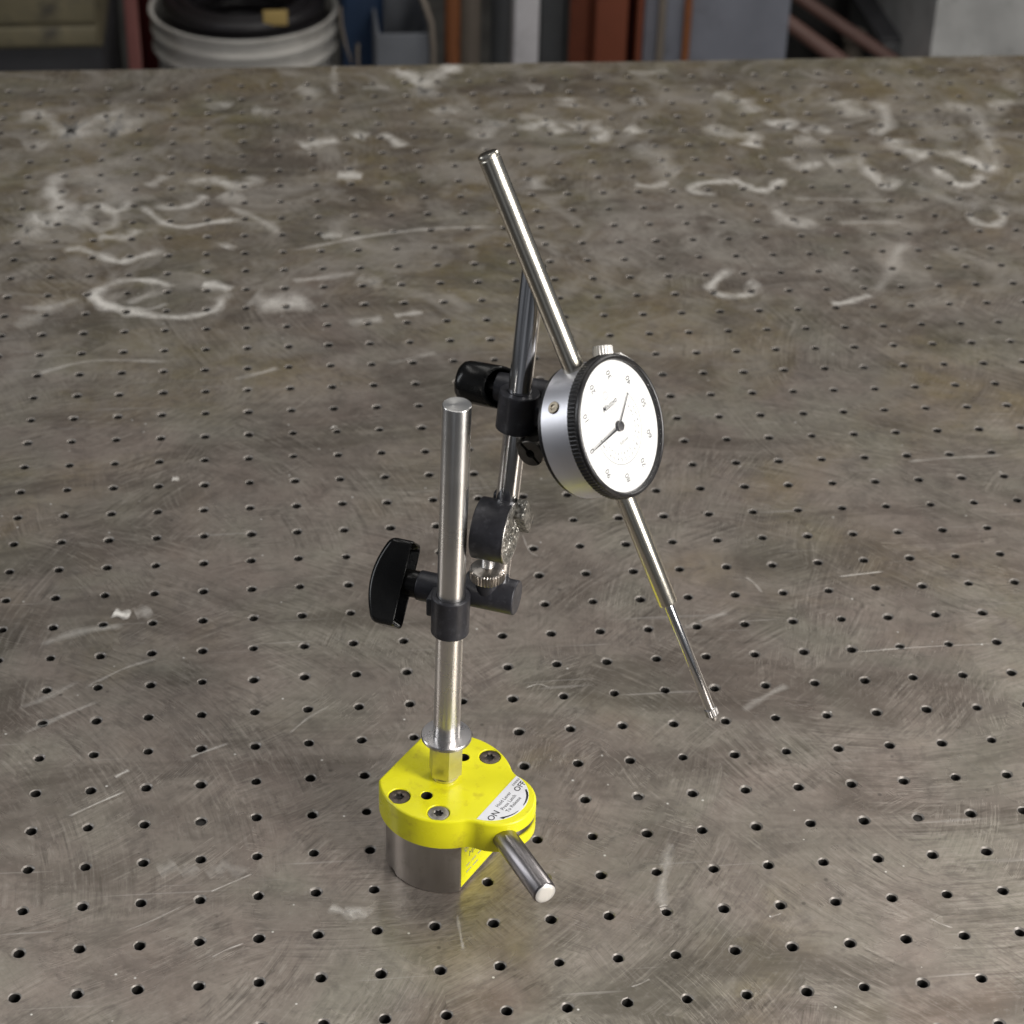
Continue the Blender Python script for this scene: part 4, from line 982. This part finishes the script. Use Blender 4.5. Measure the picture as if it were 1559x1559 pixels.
cl = coil.out('hose_coil', 'black_rubber', None, 40, pc + np.array([0, 0, zr - 72.5])); tag(cl, 'black rubber hose coiled inside the white pail', 'hose')
g = G(); g.box((bx(421, Y0 + 25), Y0 + 40, FLOOR + zr + 22), AX, (34, 3, 22), 0.6)
tg = g.out('paper_tag', 'tan_card', None, 35, (bx(421, Y0 + 25), Y0 + 40, FLOOR + zr + 8)); tag(tg, 'small yellow tan paper tag on the black hose in the white pail', 'tag')
# blue jug, pale cable
g = G(); o_ = (bx(552, Y0 + 120), Y0 + 160, FLOOR); g.box((o_[0], o_[1], FLOOR + 260), AX, (62, 120, 520), 14); g.lathe((o_[0], o_[1], FLOOR + 518), EZ, rnd(22, 0, 45, 4), 24)
bj = g.out('jug', 'blue_plastic', None, 35, o_); tag(bj, 'dark blue plastic jug between the white pail and the grey bin', 'jug')
def pipe(name, pts, r, mat, seg=12):
    pts = [np.array(p, float) for p in pts]; g = G(); 
    for i, p in enumerate(pts):
        t = pts[min(i + 1, len(pts) - 1)] - pts[max(i - 1, 0)]; x, y, z = frame(t, (0.3, 1, 0.1))
        for k in range(seg): a = 2 * math.pi * k / seg; g.v.append(p + r * (math.cos(a) * x + math.sin(a) * y))
    for i in range(len(pts) - 1):
        for k in range(seg): g.f.append((i * seg + k, i * seg + (k + 1) % seg, (i + 1) * seg + (k + 1) % seg, (i + 1) * seg + k)); g.m.append(0)
    g.f.append(tuple(range(seg))[::-1]); g.f.append(tuple((len(pts) - 1) * seg + k for k in range(seg))); g.m += [0, 0]
    lo = min(pts, key=lambda p: p[2]); return g.out(name, mat, None, 40, lo)
cb_ = [(bx(520, Y0), Y0 + 25, bz_(520, 20, Y0)), (bx(521, Y0), Y0 + 22, bz_(521, 45, Y0)), (bx(526, Y0), Y0 + 15, bz_(526, 70, Y0)), (bx(535, Y0), Y0 + 10, bz_(535, 100, Y0)), (bx(545, Y0), Y0, -500), (bx(540, Y0), Y0 - 20, FLOOR + 4)]
t_ = pipe('cable', cb_, 2.2, 'taupe'); tag(t_, 'thin pale cable hanging beside the blue jug', 'cable')
# open grey bin
bn = thing('bin', 617, Y0, 'open grey plastic bin with a raised pale right rim', 'bin')
zt = bz_(617, 52, Y0); x0, x1 = bx(573, Y0), bx(661, Y0)
for nm, lo, hi, mt in (('front_panel', (x0, Y0, FLOOR), (x1, Y0 + 5, zt), 'bin_grey'), ('back_panel', (x0, Y0 + 200, FLOOR), (x1, Y0 + 205, zt), 'bin_grey'), ('side_panel', (x0, Y0 + 5.5, FLOOR), (x0 + 5, Y0 + 199.5, zt), 'bin_grey'), ('side_panel', (x1 - 5, Y0 + 5.5, FLOOR), (x1, Y0 + 199.5, zt), 'bin_grey'), ('bottom_panel', (x0 + 6, Y0 + 6, FLOOR), (x1 - 6, Y0 + 199, FLOOR + 6), 'bin_grey')):
    lo, hi = np.array(lo), np.array(hi); g = G(); g.box((lo + hi) / 2, AX, hi - lo, 1.2); g.out(nm, mt, bn, 35, ((lo[0] + hi[0]) / 2, (lo[1] + hi[1]) / 2, lo[2]))
hd = pipe('carry_handle', [(x1 - 3, Y0 - 6, zt - 160), (x1 - 2, Y0 - 7, zt - 20), (x1 - 5, Y0 - 6, zt + 18), (x1 - 14, Y0 - 2, zt + 45), (x1 - 26, Y0 + 20, zt + 70), (x1 - 34, Y0 + 60, zt + 84)], 4.5, 'taupe')
hd.parent = bn; hd.location = np.array(hd.location) - world_of(bn)
# tubes and posts
def tubeobj(name, px, Y, r, ztop, mat, label, cat):
    o_ = (bx(px, Y), Y + r, FLOOR); g = G(); g.lathe(o_, EZ, [(r, 0), (r, ztop - FLOOR), (r * .86, ztop - FLOOR), (r * .86, ztop - FLOOR - 60)], 36)
    o = g.out(name, mat, None, 35, o_); tag(o, label, cat); return o
tubeobj('pipe_length', 690, Y0 + 10, 11.5, 320, 'rust_orange', 'rusty orange pipe standing upright beside the taupe tube', 'pipe')
tubeobj('card_tube', 714, Y0 + 40, 18, 290, 'taupe', 'taupe cardboard tube standing upright beside the rusty pipe', 'tube')
tubeobj('pipe_length', 763, Y0 + 60, 14, 300, 'slate', 'dark grey pipe standing upright beside the white painted post', 'pipe')
wp = slab('timber_post', 782, 820, Y0 - 40, 40, 310, 'white_paint', None, 3); tag(wp, 'white painted post standing left of the red oxide beam', 'post')
sp_ = slab('metal_panel', 822, 862, Y0 + 90, 30, 300, 'slate', None, 3); tag(sp_, 'dark slate metal panel between the white post and red beam', 'panel')
# red oxide steel beam (channel section)
bm_ = thing('steel_beam', 915, Y0, 'upright red oxide steel beam with a shadowed channel', 'beam')
slab('web', 866, 954, Y0 + 60, 10, 330, 'red_oxide', bm_, 1)
slab('flange', 905, 954, Y0 + 20, 39, 330, 'red_oxide', bm_, 3)
slab('flange', 968, 977, Y0 + 20, 55, 330, 'red_oxide', bm_, 2)
slab('recess_shade', 954.5, 968, Y0 + 66, 9, 330, 'maroon', bm_, 1)  # darker strip paints the shade of the channel recess
# blue-grey steel door / sheet with two rust streaked uprights
sh = thing('steel_sheet', 1085, Y0, 'tall blue grey steel sheet with two rusty stiffener strips', 'sheet')
slab('sheet_panel', 978, 1198, Y0 + 50, 22, 330, 'blue_grey', sh, 3)
slab('stiffener', 1000, 1011, Y0 + 44, 5.5, 330, 'taupe', sh, 1)
slab('stiffener', 1039, 1050, Y0 + 42, 7.5, 330, 'rust_orange', sh, 1)
# dark bay with leaning pipes
for (a_, b_, r, lab) in (((1175, 5), (1290, 100), 12, 'brown pipe leaning against the blue grey steel sheet'), ((1262, 15), (1365, 95), 10, 'thinner brown pipe leaning in the dark bay beside the pale wrapped block')):
    Yp = Y0 + 120
    p0 = np.array([bx(a_[0], Yp, a_[1]), Yp + 60, bz_(a_[0], a_[1], Yp + 60)]); p1 = np.array([bx(b_[0], Yp, b_[1]), Yp, bz_(b_[0], b_[1], Yp)])
    dd = (p1 - p0) / (p1[2] - p0[2]); lo = p1 + dd * (FLOOR + 14 - p1[2]); hi = p0 - (p1 - p0) * 0.9
    t_ = pipe('leaning_pipe', [lo, p1, p0, hi], r, 'brown_pipe', 20); tag(t_, lab, 'pipe')
g = G(); o_ = (bx(1305, Y0 + 200), Y0 + 220, FLOOR); zz = bz_(1305, 62, Y0 + 200); g.lathe(o_, EZ, [(16, 0), (16, zz - FLOOR - 10), (20, zz - FLOOR - 4), (18, zz - FLOOR + 6), (8, zz - FLOOR + 12), (0.01, zz - FLOOR + 13)], 28)
t_ = g.out('bottle', 'taupe', None, 35, o_); tag(t_, 'small taupe bottle standing in the dark bay behind the leaning pipes', 'bottle')
cr = thing('crate', 1378, Y0 + 150, 'low dark slate crate in the dark bay next to the pale wrapped block', 'crate')
zz = bz_(1378, 64, Y0 + 150)
slab('body', 1342, 1412, Y0 + 150, 200, zz, 'slate', cr, 5)
slab('lid', 1339, 1413, Y0 + 145, 210, zz + 9, 'dark_grey', cr, 3, zz + 0.5)
bk = slab('bay_shade_sheet', 1196, 1425, Y0 + 420, 25, 360, 'darkwall', None, 2); tag(bk, 'dark sheet standing in for shade at the back of the pipe bay', 'board')  # dark sheet added where the open bay lies in shade
# pale wrapped block at the far right
def block():
    x0, x1 = bx(1418, Y0), bx(1720, Y0); bm = bmesh.new(); bmesh.ops.create_cube(bm, size=1)
    for v in bm.verts: v.co = Vector(((x0 + x1) / 2 + v.co.x * (x1 - x0), Y0 + 150 + v.co.y * 300, (FLOOR + 260) / 2 + v.co.z * (260 - FLOOR)))
    bmesh.ops.subdivide_edges(bm, edges=list(bm.edges), cuts=26, use_grid_fill=True)
    rs = np.random.RandomState(9)
    for v in bm.verts:
        c = v.co; f = math.sin(c.x * .09 + c.z * .05) + math.sin(c.z * .13 - c.x * .04 + 1) + 0.8 * math.sin(c.x * .21 + c.z * .23)
        if abs(c.y - Y0) < 1: v.co.y += f * 2.2
    bm.verts.index_update(); V = [np.array(v.co) for v in bm.verts]; F = [tuple(v.index for v in f.verts) for f in bm.faces]; bm.free()
    return make('wrapped_block', V, F, 'pale_wrap', None, 45, ((x0 + x1) / 2, Y0 + 150, FLOOR))
tag(block(), 'pale grey block in crinkled plastic wrap at the end of the row', 'block')
